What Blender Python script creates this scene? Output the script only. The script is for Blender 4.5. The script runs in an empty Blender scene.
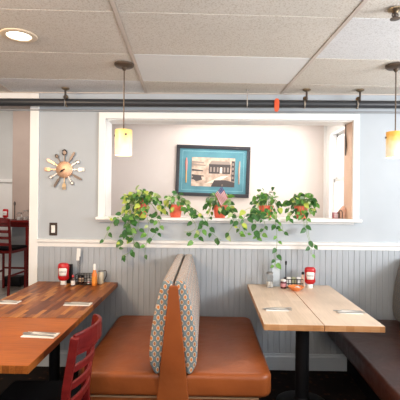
import bpy, bmesh, math, random
from mathutils import Vector, Matrix
R = math.radians
scene = bpy.context.scene
COL = scene.collection
random.seed(7)

# ------------------------------------------------------------ camera, world, lights, exposure
EYE = 1.51            # eye height
YAW, ROLL, FPX = 0.0148, 0.010, 405.0
cam_d = bpy.data.cameras.new('camera')
cam_d.sensor_width = 36.0
cam_d.lens = 36.0 * FPX / 400.0
cam_d.clip_start = 0.02
cam = bpy.data.objects.new('camera', cam_d)
COL.objects.link(cam)
cam.matrix_world = (Matrix.Translation((0, 0, EYE)) @ Matrix.Rotation(YAW, 4, 'Z')
                    @ Matrix.Rotation(R(90), 4, 'X') @ Matrix.Rotation(ROLL, 4, 'Z'))
scene.camera = cam

world = bpy.data.worlds.new('world')
scene.world = world
world.use_nodes = True
bg = world.node_tree.nodes['Background']
bg.inputs['Color'].default_value = (0.97, 0.98, 1.0, 1)
bg.inputs['Strength'].default_value = 0.8

def area(name, loc, target, sx, sy, power, color):
    l = bpy.data.lights.new(name, 'AREA')
    l.shape = 'RECTANGLE'; l.size = sx; l.size_y = sy
    l.energy = power; l.color = color
    o = bpy.data.objects.new(name, l); COL.objects.link(o)
    o.location = loc
    o.rotation_euler = (Vector(target) - Vector(loc)).to_track_quat('-Z', 'Y').to_euler()
    return o

area('daylight_right_window', (2.95, 1.35, 1.85), (-0.8, 3.1, 0.9), 1.2, 0.6, 60, (0.93, 0.965, 1.0))
area('ceiling_fill_front', (0.4, -1.9, 1.35), (0.4, -1.6, 3.3), 4.4, 0.6, 205, (0.97, 0.98, 1.0))  # added uplight behind the camera, aimed up to brighten the ceiling
area('ceiling_fill_right', (2.9, 1.5, 1.3), (2.0, 1.6, 3.0), 2.2, 0.6, 22, (0.97, 0.98, 1.0))  # second added upward fill for the ceiling, beside the right window
area('warm_room_lamp', (-1.9, 1.3, 2.40), (-0.9, 3.0, 0.5), 0.6, 0.6, 48, (1.0, 0.75, 0.52))
area('alcove_ceiling_lamp', (0.4, 4.4, 2.52), (0.4, 4.55, 0.0), 1.4, 0.5, 16, (1.0, 0.92, 0.85))
area('alcove_window_daylight', (2.1, 4.5, 1.9), (0.6, 4.7, 1.7), 0.7, 1.0, 38, (0.95, 0.98, 1.0))
area('side_room_lamp', (-3.2, 5.6, 3.1), (-3.2, 6.6, 0.5), 1.4, 1.4, 34, (1.0, 0.92, 0.84))

vs = scene.view_settings
vs.view_transform = 'Standard'
vs.look = 'None'
vs.gamma = 1.0
vs.use_curve_mapping = False
vs.exposure = 0.52

# ------------------------------------------------------------ measuring and mesh helpers
def at(px, py, Y):
    """point of the photograph measured at distance Y in front of the lens"""
    dx, dy = px - 200.0, py - 200.0
    u, v = (dx + ROLL * dy) / FPX, (dy - ROLL * dx) / FPX
    rx = math.cos(YAW) * u - math.sin(YAW)
    ry = math.sin(YAW) * u + math.cos(YAW)
    k = Y / ry
    return Vector((rx * k, Y, EYE - v * k))

def new_obj(name, me, mats, parent=None):
    o = bpy.data.objects.new(name, me)
    for m in (mats if isinstance(mats, (list, tuple)) else [mats]):
        me.materials.append(m)
    COL.objects.link(o)
    if parent is not None:
        o.parent = parent
    return o

def build(name, bm, mats, parent=None, loc=None, rotz=0.0, smooth=False, bevel=0.0, segs=2):
    me = bpy.data.meshes.new(name)
    bmesh.ops.recalc_face_normals(bm, faces=bm.faces[:])
    bm.to_mesh(me); bm.free()
    if smooth:
        me.polygons.foreach_set('use_smooth', [True] * len(me.polygons))
        try:
            me.set_sharp_from_angle(angle=R(42))
        except Exception:
            pass
    o = new_obj(name, me, mats, parent)
    if loc is not None: o.location = loc
    if rotz: o.rotation_euler.z = rotz
    if bevel > 0:
        b = o.modifiers.new('bevel', 'BEVEL'); b.width = bevel; b.segments = segs
        b.limit_method = 'ANGLE'; b.angle_limit = R(40)
    return o

def box(bm, x0, x1, y0, y1, z0, z1, mi=0, M=None):
    vs_ = [bm.verts.new(Vector(p) if M is None else M @ Vector(p)) for p in
           [(x0, y0, z0), (x1, y0, z0), (x1, y1, z0), (x0, y1, z0),
            (x0, y0, z1), (x1, y0, z1), (x1, y1, z1), (x0, y1, z1)]]
    for f in [(0, 3, 2, 1), (4, 5, 6, 7), (0, 1, 5, 4), (1, 2, 6, 5), (2, 3, 7, 6), (3, 0, 4, 7)]:
        bm.faces.new([vs_[i] for i in f]).material_index = mi
    return bm

def rbox(bm, x0, x1, y0, y1, z0, z1, rv, rt, seg=4, vert_only=None, mi=0):
    """box with plan corners rounded by rv and rims by rt"""
    t = bmesh.new()
    box(t, x0, x1, y0, y1, z0, z1)
    ve = [e for e in t.edges if abs(e.verts[0].co.z - e.verts[1].co.z) > 1e-5]
    if vert_only: ve = [e for e in ve if vert_only(e.verts[0].co)]
    if rv > 0 and ve:
        bmesh.ops.bevel(t, geom=ve, offset=rv, segments=seg, affect='EDGES', profile=0.5)
    te = [e for e in t.edges if e.calc_face_angle(0) > R(60)
          and abs(e.verts[0].co.z - e.verts[1].co.z) < 1e-5]
    if rt > 0:
        bmesh.ops.bevel(t, geom=te, offset=rt, segments=seg, affect='EDGES', profile=0.5)
    for f in t.faces: f.material_index = mi
    me = bpy.data.meshes.new('tmp'); t.to_mesh(me); t.free()
    bm.from_mesh(me); bpy.data.meshes.remove(me)
    return bm

def frame_at(d):
    d = d.normalized()
    up = Vector((0, 0, 1)) if abs(d.z) < 0.95 else Vector((1, 0, 0))
    a = d.cross(up).normalized()
    return a, d.cross(a).normalized()

def tube(bm, pts, r, seg=8, mi=0, cap=True):
    pts = [Vector(p) for p in pts]
    rs = r if isinstance(r, (list, tuple)) else [r] * len(pts)
    rings = []
    a0 = None
    for i, p in enumerate(pts):
        d = (pts[min(i + 1, len(pts) - 1)] - pts[max(i - 1, 0)])
        a, b = frame_at(d)
        if a0 is not None and a.dot(a0) < 0: a, b = -a, -b
        a0 = a
        rings.append([bm.verts.new(p + (a * math.cos(2 * math.pi * k / seg) + b * math.sin(2 * math.pi * k / seg)) * rs[i])
                      for k in range(seg)])
    for i in range(len(rings) - 1):
        for k in range(seg):
            f = bm.faces.new([rings[i][k], rings[i][(k + 1) % seg], rings[i + 1][(k + 1) % seg], rings[i + 1][k]])
            f.material_index = mi
    if cap:
        bm.faces.new(rings[0][::-1]).material_index = mi
        bm.faces.new(rings[-1]).material_index = mi
    return bm

def lathe(bm, prof, c=(0, 0, 0), seg=24, mi=0, sx=1.0, sy=1.0, closed=True):
    c = Vector(c)
    rings = []
    for r, z in prof:
        r = max(r, 1e-4)
        rings.append([bm.verts.new(c + Vector((r * sx * math.cos(2 * math.pi * k / seg), r * sy * math.sin(2 * math.pi * k / seg), z)))
                      for k in range(seg)])
    for i in range(len(rings) - 1):
        for k in range(seg):
            bm.faces.new([rings[i][k], rings[i][(k + 1) % seg], rings[i + 1][(k + 1) % seg], rings[i + 1][k]]).material_index = mi
    if closed:
        bm.faces.new(rings[0][::-1]).material_index = mi
        bm.faces.new(rings[-1]).material_index = mi
    return bm

def prism(bm, poly, y0, y1, mi=0, ax='y'):
    """polygon in x,z (ax='y') extruded along y; ax='x': polygon in y,z; ax='z': polygon in x,y"""
    def P(p, t):
        return {'y': (p[0], t, p[1]), 'x': (t, p[0], p[1]), 'z': (p[0], p[1], t)}[ax]
    a = [bm.verts.new(P(p, y0)) for p in poly]
    b = [bm.verts.new(P(p, y1)) for p in poly]
    n = len(poly)
    bm.faces.new(a).material_index = mi
    bm.faces.new(b[::-1]).material_index = mi
    for i in range(n):
        bm.faces.new([a[i], b[i], b[(i + 1) % n], a[(i + 1) % n]]).material_index = mi
    return bm

def tag(o, label=None, cat=None, group=None, kind=None):
    if label: o['label'] = label
    if cat: o['category'] = cat
    if group: o['group'] = group
    if kind: o['kind'] = kind
    return o

def empty(name, loc=(0, 0, 0), rotz=0.0):
    o = bpy.data.objects.new(name, None); COL.objects.link(o)
    o.empty_display_size = 0.1
    o.location = loc; o.rotation_euler.z = rotz
    return o

def copy_tree(o, parent=None):
    c = o.copy(); COL.objects.link(c)
    c.parent = parent
    if parent is not None:
        c.matrix_parent_inverse = o.matrix_parent_inverse.copy()
    for ch in list(o.children): copy_tree(ch, c)
    return c

def struct(name, bm, mats, **k):
    return tag(build(name, bm, mats, **k), kind='structure')

# ------------------------------------------------------------ materials
def mat(name, color, rough=0.5, metal=0.0, spec=0.5, coat=0.0, trans=0.0, ior=1.45, emit=None, estr=0.0, sheen=0.0):
    m = bpy.data.materials.new(name); m.use_nodes = True
    b = m.node_tree.nodes['Principled BSDF']
    b.inputs['Base Color'].default_value = (*color, 1)
    b.inputs['Roughness'].default_value = rough
    b.inputs['Metallic'].default_value = metal
    b.inputs['Specular IOR Level'].default_value = spec
    b.inputs['Coat Weight'].default_value = coat
    b.inputs['Coat Roughness'].default_value = 0.12
    b.inputs['Transmission Weight'].default_value = trans
    b.inputs['IOR'].default_value = ior
    b.inputs['Sheen Weight'].default_value = sheen
    if emit:
        b.inputs['Emission Color'].default_value = (*emit, 1)
        b.inputs['Emission Strength'].default_value = estr
    return m

class NT:
    def __init__(s, m):
        s.t = m.node_tree; s.b = s.t.nodes['Principled BSDF']
    def n(s, kind, **kw):
        x = s.t.nodes.new(kind)
        for k, v in kw.items():
            if k in x.inputs: x.inputs[k].default_value = v
            else: setattr(x, k, v)
        return x
    def l(s, a, b): s.t.links.new(a, b)
    def coords(s, scale=(1, 1, 1), rot=(0, 0, 0)):
        tc = s.n('ShaderNodeTexCoord'); mp = s.n('ShaderNodeMapping')
        mp.inputs['Scale'].default_value = scale; mp.inputs['Rotation'].default_value = rot
        s.l(tc.outputs['Object'], mp.inputs['Vector'])
        return mp.outputs['Vector']
    def ramp(s, fac, stops, interp='LINEAR'):
        r = s.n('ShaderNodeValToRGB'); r.color_ramp.interpolation = interp
        e = r.color_ramp.elements
        while len(e) < len(stops): e.new(0.5)
        for i, (p, c) in enumerate(stops):
            e[i].position = p; e[i].color = (*c, 1)
        s.l(fac, r.inputs['Fac']); return r.outputs['Color']
    def bump(s, h, strength=0.2, dist=0.01):
        b = s.n('ShaderNodeBump'); b.inputs['Strength'].default_value = strength; b.inputs['Distance'].default_value = dist
        s.l(h, b.inputs['Height']); s.l(b.outputs['Normal'], s.b.inputs['Normal'])
    def mix(s, a, b, fac, mode='MIX'):
        x = s.n('ShaderNodeMix', data_type='RGBA', blend_type=mode)
        for i, v in ((6, a), (7, b)):
            if isinstance(v, tuple): x.inputs[i].default_value = (*v, 1)
            else: s.l(v, x.inputs[i])
        if isinstance(fac, float): x.inputs[0].default_value = fac
        else: s.l(fac, x.inputs[0])
        return x.outputs[2]
    def color(s, c): s.l(c, s.b.inputs['Base Color'])

def noisy(name, c1, c2, scale=8, rough=0.5, bump=0.0, detail=4, stretch=(1, 1, 1), **k):
    m = mat(name, c1, rough, **k); t = NT(m)
    v = t.coords(stretch)
    n = t.n('ShaderNodeTexNoise', Scale=scale, Detail=detail); t.l(v, n.inputs['Vector'])
    t.color(t.ramp(n.outputs['Fac'], [(0.32, c1), (0.68, c2)]))
    if bump: t.bump(n.outputs['Fac'], bump, 0.004)
    return m

M = {}
M['paint_blue'] = noisy('blue_grey_wall_paint', (0.400, 0.432, 0.462), (0.430, 0.462, 0.492), 3, 0.62)
M['paint_cream'] = noisy('cream_wall_paint', (0.66, 0.585, 0.54), (0.70, 0.62, 0.575), 2, 0.6)
M['paint_white'] = noisy('white_trim_paint', (0.80, 0.785, 0.76), (0.83, 0.815, 0.79), 6, 0.4)
M['jamb_warm_tint'] = noisy('warm_lit_jamb_paint', (0.72, 0.50, 0.37), (0.78, 0.56, 0.43), 5, 0.5)  # warm reflected light put into the right jamb's base colour
M['paint_light'] = noisy('light_grey_wall_paint', (0.60, 0.59, 0.57), (0.64, 0.63, 0.61), 3, 0.6)
M['paint_mauve'] = noisy('beige_pillar_paint', (0.44, 0.345, 0.30), (0.48, 0.38, 0.33), 3, 0.6)
M['bead'] = noisy('grey_beadboard_paint', (0.345, 0.368, 0.395), (0.385, 0.408, 0.435), 7, 0.45, stretch=(6, 6, 0.6))
M['base_paint'] = noisy('pale_grey_baseboard_paint', (0.46, 0.50, 0.55), (0.52, 0.56, 0.60), 5, 0.45)

def tile_mat(name, ca, cb, dots):
    m = mat(name, ca, 0.85); t = NT(m); v = t.coords()
    n = t.n('ShaderNodeTexNoise', Scale=125.0, Detail=3.0); t.l(v, n.inputs['Vector'])
    n2 = t.n('ShaderNodeTexNoise', Scale=1.6, Detail=2.0); t.l(v, n2.inputs['Vector'])
    base = t.ramp(n2.outputs['Fac'], [(0.3, ca), (0.7, cb)])
    sp = t.ramp(n.outputs['Fac'], [(0.36, dots), (0.50, (1, 1, 1))])
    t.color(t.mix(base, sp, 1.0, 'MULTIPLY'))
    t.bump(n.outputs['Fac'], 0.25, 0.004)
    return m
M['tile'] = tile_mat('speckled_beige_ceiling_tile', (0.72, 0.665, 0.59), (0.78, 0.72, 0.645), (0.80, 0.76, 0.71))
M['tile_white'] = tile_mat('newer_white_ceiling_tile', (0.84, 0.83, 0.81), (0.86, 0.85, 0.83), (0.96, 0.96, 0.96))
M['tile_cool'] = tile_mat('cool_grey_ceiling_tile', (0.76, 0.75, 0.74), (0.80, 0.79, 0.79), (0.80, 0.79, 0.78))
M['tbar'] = mat('aged_ceiling_grid_metal', (0.62, 0.53, 0.46), 0.5)

m = mat('dark_patterned_carpet', (0.02, 0.012, 0.01), 1.0, spec=0.1); t = NT(m); v = t.coords()
vo = t.n('ShaderNodeTexVoronoi', Scale=14.0); t.l(v, vo.inputs['Vector'])
n = t.n('ShaderNodeTexNoise', Scale=22.0, Detail=4.0); t.l(v, n.inputs['Vector'])
c1 = t.ramp(vo.outputs['Distance'], [(0.10, (0.085, 0.035, 0.012)), (0.25, (0.016, 0.010, 0.010)), (0.6, (0.010, 0.008, 0.008))])
t.color(t.mix(c1, (0.012, 0.009, 0.008), n.outputs['Fac'])); M['carpet'] = m

m = mat('grey_floor_tile', (0.3, 0.3, 0.3), 0.3); t = NT(m); v = t.coords()
br = t.n('ShaderNodeTexBrick', Scale=1.0); t.l(v, br.inputs['Vector'])
br.offset = 0.0
br.inputs['Brick Width'].default_value = 0.45; br.inputs['Row Height'].default_value = 0.45
br.inputs['Mortar Size'].default_value = 0.008
br.inputs['Color1'].default_value = (0.20, 0.20, 0.20, 1); br.inputs['Color2'].default_value = (0.42, 0.38, 0.34, 1)
br.inputs['Mortar'].default_value = (0.1, 0.1, 0.1, 1)
t.color(br.outputs['Color']); M['floor_tile'] = m

def wood_staves(name, cols, stave_w, stave_l, mortar, along='y', rough=0.25, coat=0.5, grain=0.35):
    m = mat(name, cols[0], rough, coat=coat, spec=0.22); t = NT(m)
    v = t.coords(rot=(0, 0, R(90)) if along == 'y' else (0, 0, 0))
    br = t.n('ShaderNodeTexBrick', Scale=1.0); t.l(v, br.inputs['Vector'])
    br.offset = 0.43; br.offset_frequency = 2; br.squash = 1.0
    br.inputs['Brick Width'].default_value = stave_l; br.inputs['Row Height'].default_value = stave_w
    br.inputs['Mortar Size'].default_value = 0.0006; br.inputs['Bias'].default_value = 0.0
    br.inputs['Color1'].default_value = (0, 0, 0, 1); br.inputs['Color2'].default_value = (1, 1, 1, 1)
    br.inputs['Mortar'].default_value = (0.2, 0.2, 0.2, 1)
    col = t.ramp(br.outputs['Color'], [(0.12 + 0.76 * i / (len(cols) - 1), c) for i, c in enumerate(cols)])
    vv = t.coords((38, 2.2, 38) if along == 'y' else (2.2, 38, 38))
    n = t.n('ShaderNodeTexNoise', Scale=3.0, Detail=6.0, Roughness=0.65); t.l(vv, n.inputs['Vector'])
    g = t.ramp(n.outputs['Fac'], [(0.3, (1 - grain, 1 - grain * 1.05, 1 - grain * 1.1)), (0.62, (1, 1, 1))])
    n2 = t.n('ShaderNodeTexNoise', Scale=2.4, Detail=2.0); t.l(v, n2.inputs['Vector'])
    g2 = t.ramp(n2.outputs['Fac'], [(0.3, (0.78, 0.76, 0.74)), (0.7, (1.05, 1.05, 1.05))])
    t.color(t.mix(t.mix(col, g, 1.0, 'MULTIPLY'), g2, 1.0, 'MULTIPLY'))
    t.bump(n.outputs['Fac'], 0.06, 0.002)
    return m
M['butcher'] = wood_staves('red_brown_butcher_block', [(0.16, 0.038, 0.009), (0.38, 0.120, 0.024), (0.25, 0.066, 0.014), (0.56, 0.22, 0.05)], 0.030, 0.24, 0, 'y', 0.36, 0.0, 0.35)
M['plank'] = wood_staves('orange_brown_plank_wood', [(0.42, 0.105, 0.009), (0.51, 0.140, 0.014), (0.46, 0.12, 0.011)], 0.24, 2.6, 0, 'x', 0.38, 0.0, 0.4)
M['maple'] = wood_staves('pale_maple_wood', [(0.74, 0.58, 0.44), (0.82, 0.66, 0.51), (0.70, 0.54, 0.40)], 0.09, 1.9, 0, 'y', 0.34, 0.25, 0.14)
M['maple_edge'] = wood_staves('honey_maple_edge', [(0.50, 0.25, 0.11), (0.60, 0.33, 0.16), (0.43, 0.20, 0.08)], 0.03, 0.05, 0, 'x', 0.35, 0.2, 0.2)
M['chairwood'] = noisy('dark_cherry_stained_wood', (0.115, 0.006, 0.006), (0.17, 0.012, 0.011), 9, 0.40, stretch=(1, 1, 5), spec=0.3)

def vinyl(name, c1, c2, rough):
    m = mat(name, c1, rough, spec=0.38); t = NT(m); v = t.coords()
    n = t.n('ShaderNodeTexNoise', Scale=4.0, Detail=3.0); t.l(v, n.inputs['Vector'])
    t.color(t.ramp(n.outputs['Fac'], [(0.3, c1), (0.7, c2)]))
    g = t.n('ShaderNodeTexNoise', Scale=6.0, Detail=3.0); t.l(v, g.inputs['Vector'])
    t.bump(g.outputs['Fac'], 0.6, 0.016)
    return m
M['vinyl'] = vinyl('saddle_brown_vinyl', (0.24, 0.060, 0.015), (0.31, 0.082, 0.021), 0.36)
M['vinyl_shaded'] = vinyl('shaded_saddle_vinyl', (0.040, 0.013, 0.009), (0.060, 0.019, 0.012), 0.34)  # saddle vinyl again, with the booth back's shadow darkened into its colour
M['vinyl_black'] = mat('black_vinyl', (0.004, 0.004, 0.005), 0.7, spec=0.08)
M['tuckline'] = mat('tan_welt', (0.36, 0.21, 0.12), 0.5)

def fabric(name, base, cream, dot1, dot2, ku=0.040, kv=0.062, dim=1.0):
    m = mat(name, base, 0.9, sheen=0.2); t = NT(m)
    tc = t.n('ShaderNodeTexCoord'); sp = t.n('ShaderNodeSeparateXYZ'); t.l(tc.outputs['Object'], sp.inputs[0])
    def mth(op, a, b=None):
        x = t.n('ShaderNodeMath', operation=op)
        for i, q in enumerate((a, b)):
            if q is None: continue
            if isinstance(q, (int, float)): x.inputs[i].default_value = q
            else: t.l(q, x.inputs[i])
        return x.outputs[0]
    u = mth('ADD', sp.outputs[0], sp.outputs[1])
    cu = mth('COSINE', mth('MULTIPLY', u, 2 * math.pi / ku))
    cv = mth('COSINE', mth('MULTIPLY', sp.outputs[2], 2 * math.pi / kv))
    f = mth('MULTIPLY', mth('ADD', mth('ADD', cu, cv), 2.0), 0.25)
    col = t.ramp(f, [(0.0, dot2), (0.13, dot2), (0.15, cream), (0.26, cream), (0.29, (0.03, 0.03, 0.035)),
                     (0.36, base), (0.60, base), (0.65, (0.03, 0.03, 0.035)), (0.72, cream), (0.85, cream), (0.89, dot1), (1.0, dot1)], 'LINEAR')
    n = t.n('ShaderNodeTexNoise', Scale=400.0, Detail=1.0); t.l(tc.outputs['Object'], n.inputs['Vector'])
    t.color(col); t.bump(n.outputs['Fac'], 0.2, 0.001)
    return m
M['ogee'] = fabric('ogee_patterned_upholstery', (0.17, 0.225, 0.245), (0.60, 0.51, 0.41), (0.66, 0.20, 0.03), (0.42, 0.17, 0.06))
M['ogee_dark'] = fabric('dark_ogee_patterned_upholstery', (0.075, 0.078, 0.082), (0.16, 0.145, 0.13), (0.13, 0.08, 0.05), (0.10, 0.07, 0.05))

M['black'] = mat('black_painted_metal', (0.006, 0.006, 0.007), 0.5, spec=0.3)
M['pipe'] = mat('charcoal_painted_pipe', (0.030, 0.032, 0.036), 0.38)
M['bronze'] = mat('aged_bronze', (0.13, 0.095, 0.070), 0.42, metal=0.7)
M['brass'] = mat('dull_brass', (0.33, 0.25, 0.16), 0.35, metal=0.9)
M['chrome'] = mat('polished_steel', (0.42, 0.40, 0.385), 0.36, metal=1.0)
M['steel_dark'] = mat('dark_steel', (0.11, 0.09, 0.08), 0.38, metal=0.9)
M['copper'] = mat('brushed_copper', (0.62, 0.36, 0.22), 0.3, metal=1.0)
M['red_paint'] = noisy('orange_red_paint', (0.62, 0.07, 0.02), (0.72, 0.11, 0.03), 30, 0.4)
M['glass'] = mat('clear_glass', (0.95, 0.97, 0.97), 0.05, trans=1.0, ior=1.3)
M['pane'] = mat('window_pane_glass', (1, 1, 1), 0.0, trans=1.0, ior=1.01)
M['acrylic'] = mat('frosted_acrylic', (0.78, 0.84, 0.88), 0.35, trans=0.45, ior=1.2)
M['white'] = mat('white_plastic', (0.80, 0.79, 0.76), 0.35)
M['paper'] = noisy('white_paper', (0.74, 0.72, 0.69), (0.80, 0.78, 0.75), 20, 0.8)
M['red_plastic'] = mat('tomato_red_plastic', (0.46, 0.006, 0.010), 0.28, coat=0.3)
M['brown_plate'] = mat('dark_brown_plastic', (0.045, 0.028, 0.020), 0.4)
M['orange_glaze'] = mat('orange_glazed_ceramic', (0.72, 0.22, 0.06), 0.3, coat=0.3)
M['terracotta'] = noisy('coral_red_pot_glaze', (0.70, 0.085, 0.045), (0.84, 0.18, 0.10), 22, 0.45)
M['soil'] = mat('potting_soil', (0.05, 0.03, 0.02), 0.95)
def leafmat(name, c, c2):
    m = noisy(name, c, c2, 45, 0.42, spec=0.4)
    m.node_tree.nodes['Principled BSDF'].inputs['Transmission Weight'].default_value = 0.0
    return m
M['leaf_a'] = leafmat('deep_green_leaf', (0.022, 0.085, 0.016), (0.045, 0.155, 0.028))
M['leaf_b'] = leafmat('mid_green_leaf', (0.085, 0.23, 0.032), (0.15, 0.33, 0.055))
M['leaf_c'] = leafmat('yellow_green_leaf', (0.34, 0.46, 0.05), (0.52, 0.56, 0.12))
M['leaf_d'] = leafmat('pale_variegated_leaf', (0.50, 0.55, 0.28), (0.26, 0.40, 0.11))
M['stem'] = mat('green_vine_stem', (0.20, 0.30, 0.08), 0.5)
M['pink_petal'] = mat('coral_pink_petal', (0.80, 0.16, 0.12), 0.5)
LEAVES = [M['leaf_a'], M['leaf_b'], M['leaf_c'], M['leaf_d'], M['stem'], M['pink_petal']]

# ------------------------------------------------------------ room shell
WY = 3.65             # face of the wall with the pass-through
WT = 0.22             # its thickness
CEIL = 2.465
s = FPX / WY
OX0, OX1, OZ0, OZ1 = -0.915, 1.315, 1.325, 2.235   # pass-through opening

bm = bmesh.new(); box(bm, -7.0, 3.0, -2.2, 3.3, -0.05, 0.0); box(bm, -7.0, -1.56, 3.3, 5.0, -0.05, 0.0); box(bm, -1.56, 3.0, 3.3, WY + WT, -0.05, 0.0); struct('floor', bm, M['carpet'])
bm = bmesh.new(); box(bm, -7.0, -1.56, 5.0, 9.0, -0.05, 0.0); struct('floor_side_room', bm, M['floor_tile'])
bm = bmesh.new(); box(bm, -1.56, 2.2, WY + WT, 9.0, -0.05, 0.0); struct('floor_alcove', bm, M['floor_tile'])

XL, XR = -1.575, 3.0
bm = bmesh.new()
box(bm, XL, OX0, WY, WY + WT, 0, CEIL)
box(bm, OX1, XR, WY, WY + WT, 0, CEIL)
box(bm, OX0, OX1, WY, WY + WT, 0, OZ0)
box(bm, OX0, OX1, WY, WY + WT, OZ1, CEIL)
struct('wall_back', bm, M['paint_blue'])
# header over the doorway to the side room
bm = bmesh.new(); box(bm, -7.0, XL, WY, WY + WT, 2.365, CEIL + 0.9); box(bm, XL, 3.0, WY + 0.03, WY + WT, CEIL, CEIL + 0.9)
struct('wall_header', bm, M['paint_white'])
# jambs of the pass-through
bm = bmesh.new(); box(bm, OX1 - 0.006, OX1, WY + 0.012, WY + WT, OZ0, OZ1)
struct('trim_1', bm, M['jamb_warm_tint'])
bm = bmesh.new()
box(bm, OX0, OX0 + 0.006, WY + 0.012, WY + WT, OZ0, OZ1)
box(bm, OX0, OX1 - 0.006, WY + 0.012, WY + WT, OZ1 - 0.006, OZ1)
struct('trim_2', bm, M['paint_white'])
# casing around it
bm = bmesh.new(); w = 0.058
box(bm, OX0 - w, OX0 + 0.002, WY - 0.018, WY + 0.012, OZ0, OZ1 + w)
box(bm, OX1 - 0.004, OX1 + 0.052, WY - 0.018, WY + 0.012, OZ0, OZ1 + w)
box(bm, OX0, OX1 - 0.004, WY - 0.018, WY + 0.012, OZ1, OZ1 + w)
struct('trim_3', bm, M['paint_white'], bevel=0.004)
# sill
bm = bmesh.new()
box(bm, OX0 - 0.066, OX1 + 0.06, WY - 0.075, WY + WT + 0.02, OZ0, OZ0 + 0.026)
box(bm, OX0 - 0.06, OX1 + 0.01, WY - 0.02, WY, OZ0 - 0.022, OZ0)
struct('window_sill_1', bm, M['paint_white'], bevel=0.006)
# doorway casing on the left end of the wall
bm = bmesh.new()
box(bm, XL - 0.02, XL + 0.060, WY - 0.02, WY, 0, CEIL - 0.005)
box(bm, XL - 0.020, XL - 0.0005, WY + 0.001, WY + WT + 0.02, 0, 2.364)
struct('trim_4', bm, M['paint_white'], bevel=0.004)
# chair rail
bm = bmesh.new()
prism(bm, [(WY, 1.074), (WY - 0.016, 1.078), (WY - 0.018, 1.107), (WY - 0.030, 1.120), (WY - 0.032, 1.138), (WY, 1.144)], XL + 0.060, XR, ax='x')
struct('trim_5', bm, M['paint_white'])
# beadboard wainscot: real grooves
bm = bmesh.new()
pts = []; x = XL + 0.060; p = 0.0507
while x < XR - 0.01:
    pts += [(x, WY - 0.012), (x + 0.0018, WY - 0.0085), (x + 0.0034, WY - 0.0085), (x + 0.006, WY - 0.0122),
            (x + 0.0090, WY - 0.0128), (x + 0.012, WY - 0.012)]
    x += p
poly = [(XL + 0.060, WY)] + pts + [(XR, WY - 0.012), (XR, WY)]
prism(bm, poly, 0.02, 1.078, ax='z')
struct('trim_6', bm, M['bead'])
bm = bmesh.new()
prism(bm, [(WY, 0.0), (WY - 0.03, 0.0), (WY - 0.03, 0.115), (WY - 0.022, 0.128), (WY - 0.020, 0.142), (WY, 0.146)], XL + 0.060, XR, ax='x')
struct('baseboard_back', bm, M['base_paint'])

# right wall with the big shop window
bm = bmesh.new()
box(bm, 3.0, 3.15, -2.2, 0.3, 0, CEIL); box(bm, 3.0, 3.15, 2.8, WY + WT, 0, CEIL)
box(bm, 3.0, 3.15, 0.3, 2.8, 0, 0.85); box(bm, 3.0, 3.15, 0.3, 2.8, 2.42, CEIL)
struct('wall_right', bm, M['paint_blue'])
bm = bmesh.new()
for a, b in ((0.3, 0.35), (1.52, 1.58), (2.75, 2.8)): box(bm, 3.02, 3.08, a, b, 0.85, 2.42)
box(bm, 3.02, 3.08, 0.3, 2.8, 0.85, 0.90); box(bm, 3.02, 3.08, 0.3, 2.8, 2.37, 2.42)
struct('window_2', bm, M['paint_white'])

# wall behind the camera with its row of shop windows
bm = bmesh.new()
box(bm, -7.0, 3.15, -2.35, -2.2, 0, 0.95); box(bm, -7.0, 3.15, -2.35, -2.2, 2.42, CEIL)
for a, b in ((-7.0, -5.2), (-2.9, -2.6), (-0.2, 0.1), (2.6, 3.15)): box(bm, a, b, -2.35, -2.2, 0.95, 2.42)
struct('wall_front', bm, M['paint_blue'])

# alcove behind the pass-through
AY = 5.0; AX = 1.47
bm = bmesh.new(); box(bm, -1.5, AX + 0.1, AY, AY + 0.1, 0, 2.75); struct('wall_alcove', bm, M['paint_cream'])
bm = bmesh.new(); box(bm, -1.56, 1.6, WY + WT, AY + 0.1, 2.62, 2.70); struct('ceiling_alcove', bm, M['paint_white'])
bm = bmesh.new(); box(bm, -1.56, -1.50, WY + WT, 9.0, 0, 3.4); struct('wall_partition', bm, M['paint_cream'])
wy0, wy1, wz0, wz1 = 4.17, 4.80, 1.30, 2.30
bm = bmesh.new()
box(bm, AX, AX + 0.12, WY + WT, wy0, 0, 2.75); box(bm, AX, AX + 0.12, wy1, AY, 0, 2.75)
box(bm, AX, AX + 0.12, wy0, wy1, 0, wz0); box(bm, AX, AX + 0.12, wy0, wy1, wz1, 2.75)
struct('wall_alcove_side', bm, M['paint_white'])
bm = bmesh.new()
box(bm, AX - 0.015, AX, wy1, wy1 + 0.07, wz0 - 0.05, wz1 + 0.07); box(bm, AX - 0.015, AX, wy0 - 0.07, wy0, wz0 - 0.05, wz1 + 0.07)
box(bm, AX - 0.015, AX, wy0, wy1, wz1, wz1 + 0.07); box(bm, AX - 0.03, AX, wy0 - 0.02, wy1 + 0.02, wz0 - 0.05, wz0)
for z0, z1, xo in ((wz0, 1.77, 0.035), (1.75, wz1, 0.065)):
    x0, x1 = AX + xo, AX + xo + 0.03
    box(bm, x0, x1, wy0, wy0 + 0.04, z0, z1); box(bm, x0, x1, wy1 - 0.04, wy1, z0, z1)
    box(bm, x0, x1, wy0, wy1, z0, z0 + 0.04); box(bm, x0, x1, wy0, wy1, z1 - 0.035, z1)
w1 = struct('window_1', bm, M['paint_white'])
bm = bmesh.new(); box(bm, AX + 0.048, AX + 0.052, wy0 + 0.04, wy1 - 0.04, wz0 + 0.04, 1.735)
box(bm, AX + 0.078, AX + 0.082, wy0 + 0.04, wy1 - 0.04, 1.79, wz1 - 0.035)
build('pane', bm, M['pane'], parent=w1)
# narrow corner moulding of the alcove
bm = bmesh.new(); box(bm, AX - 0.03, AX, AY - 0.012, AY, 0, 2.62); struct('trim_7', bm, M['paint_white'])

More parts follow.
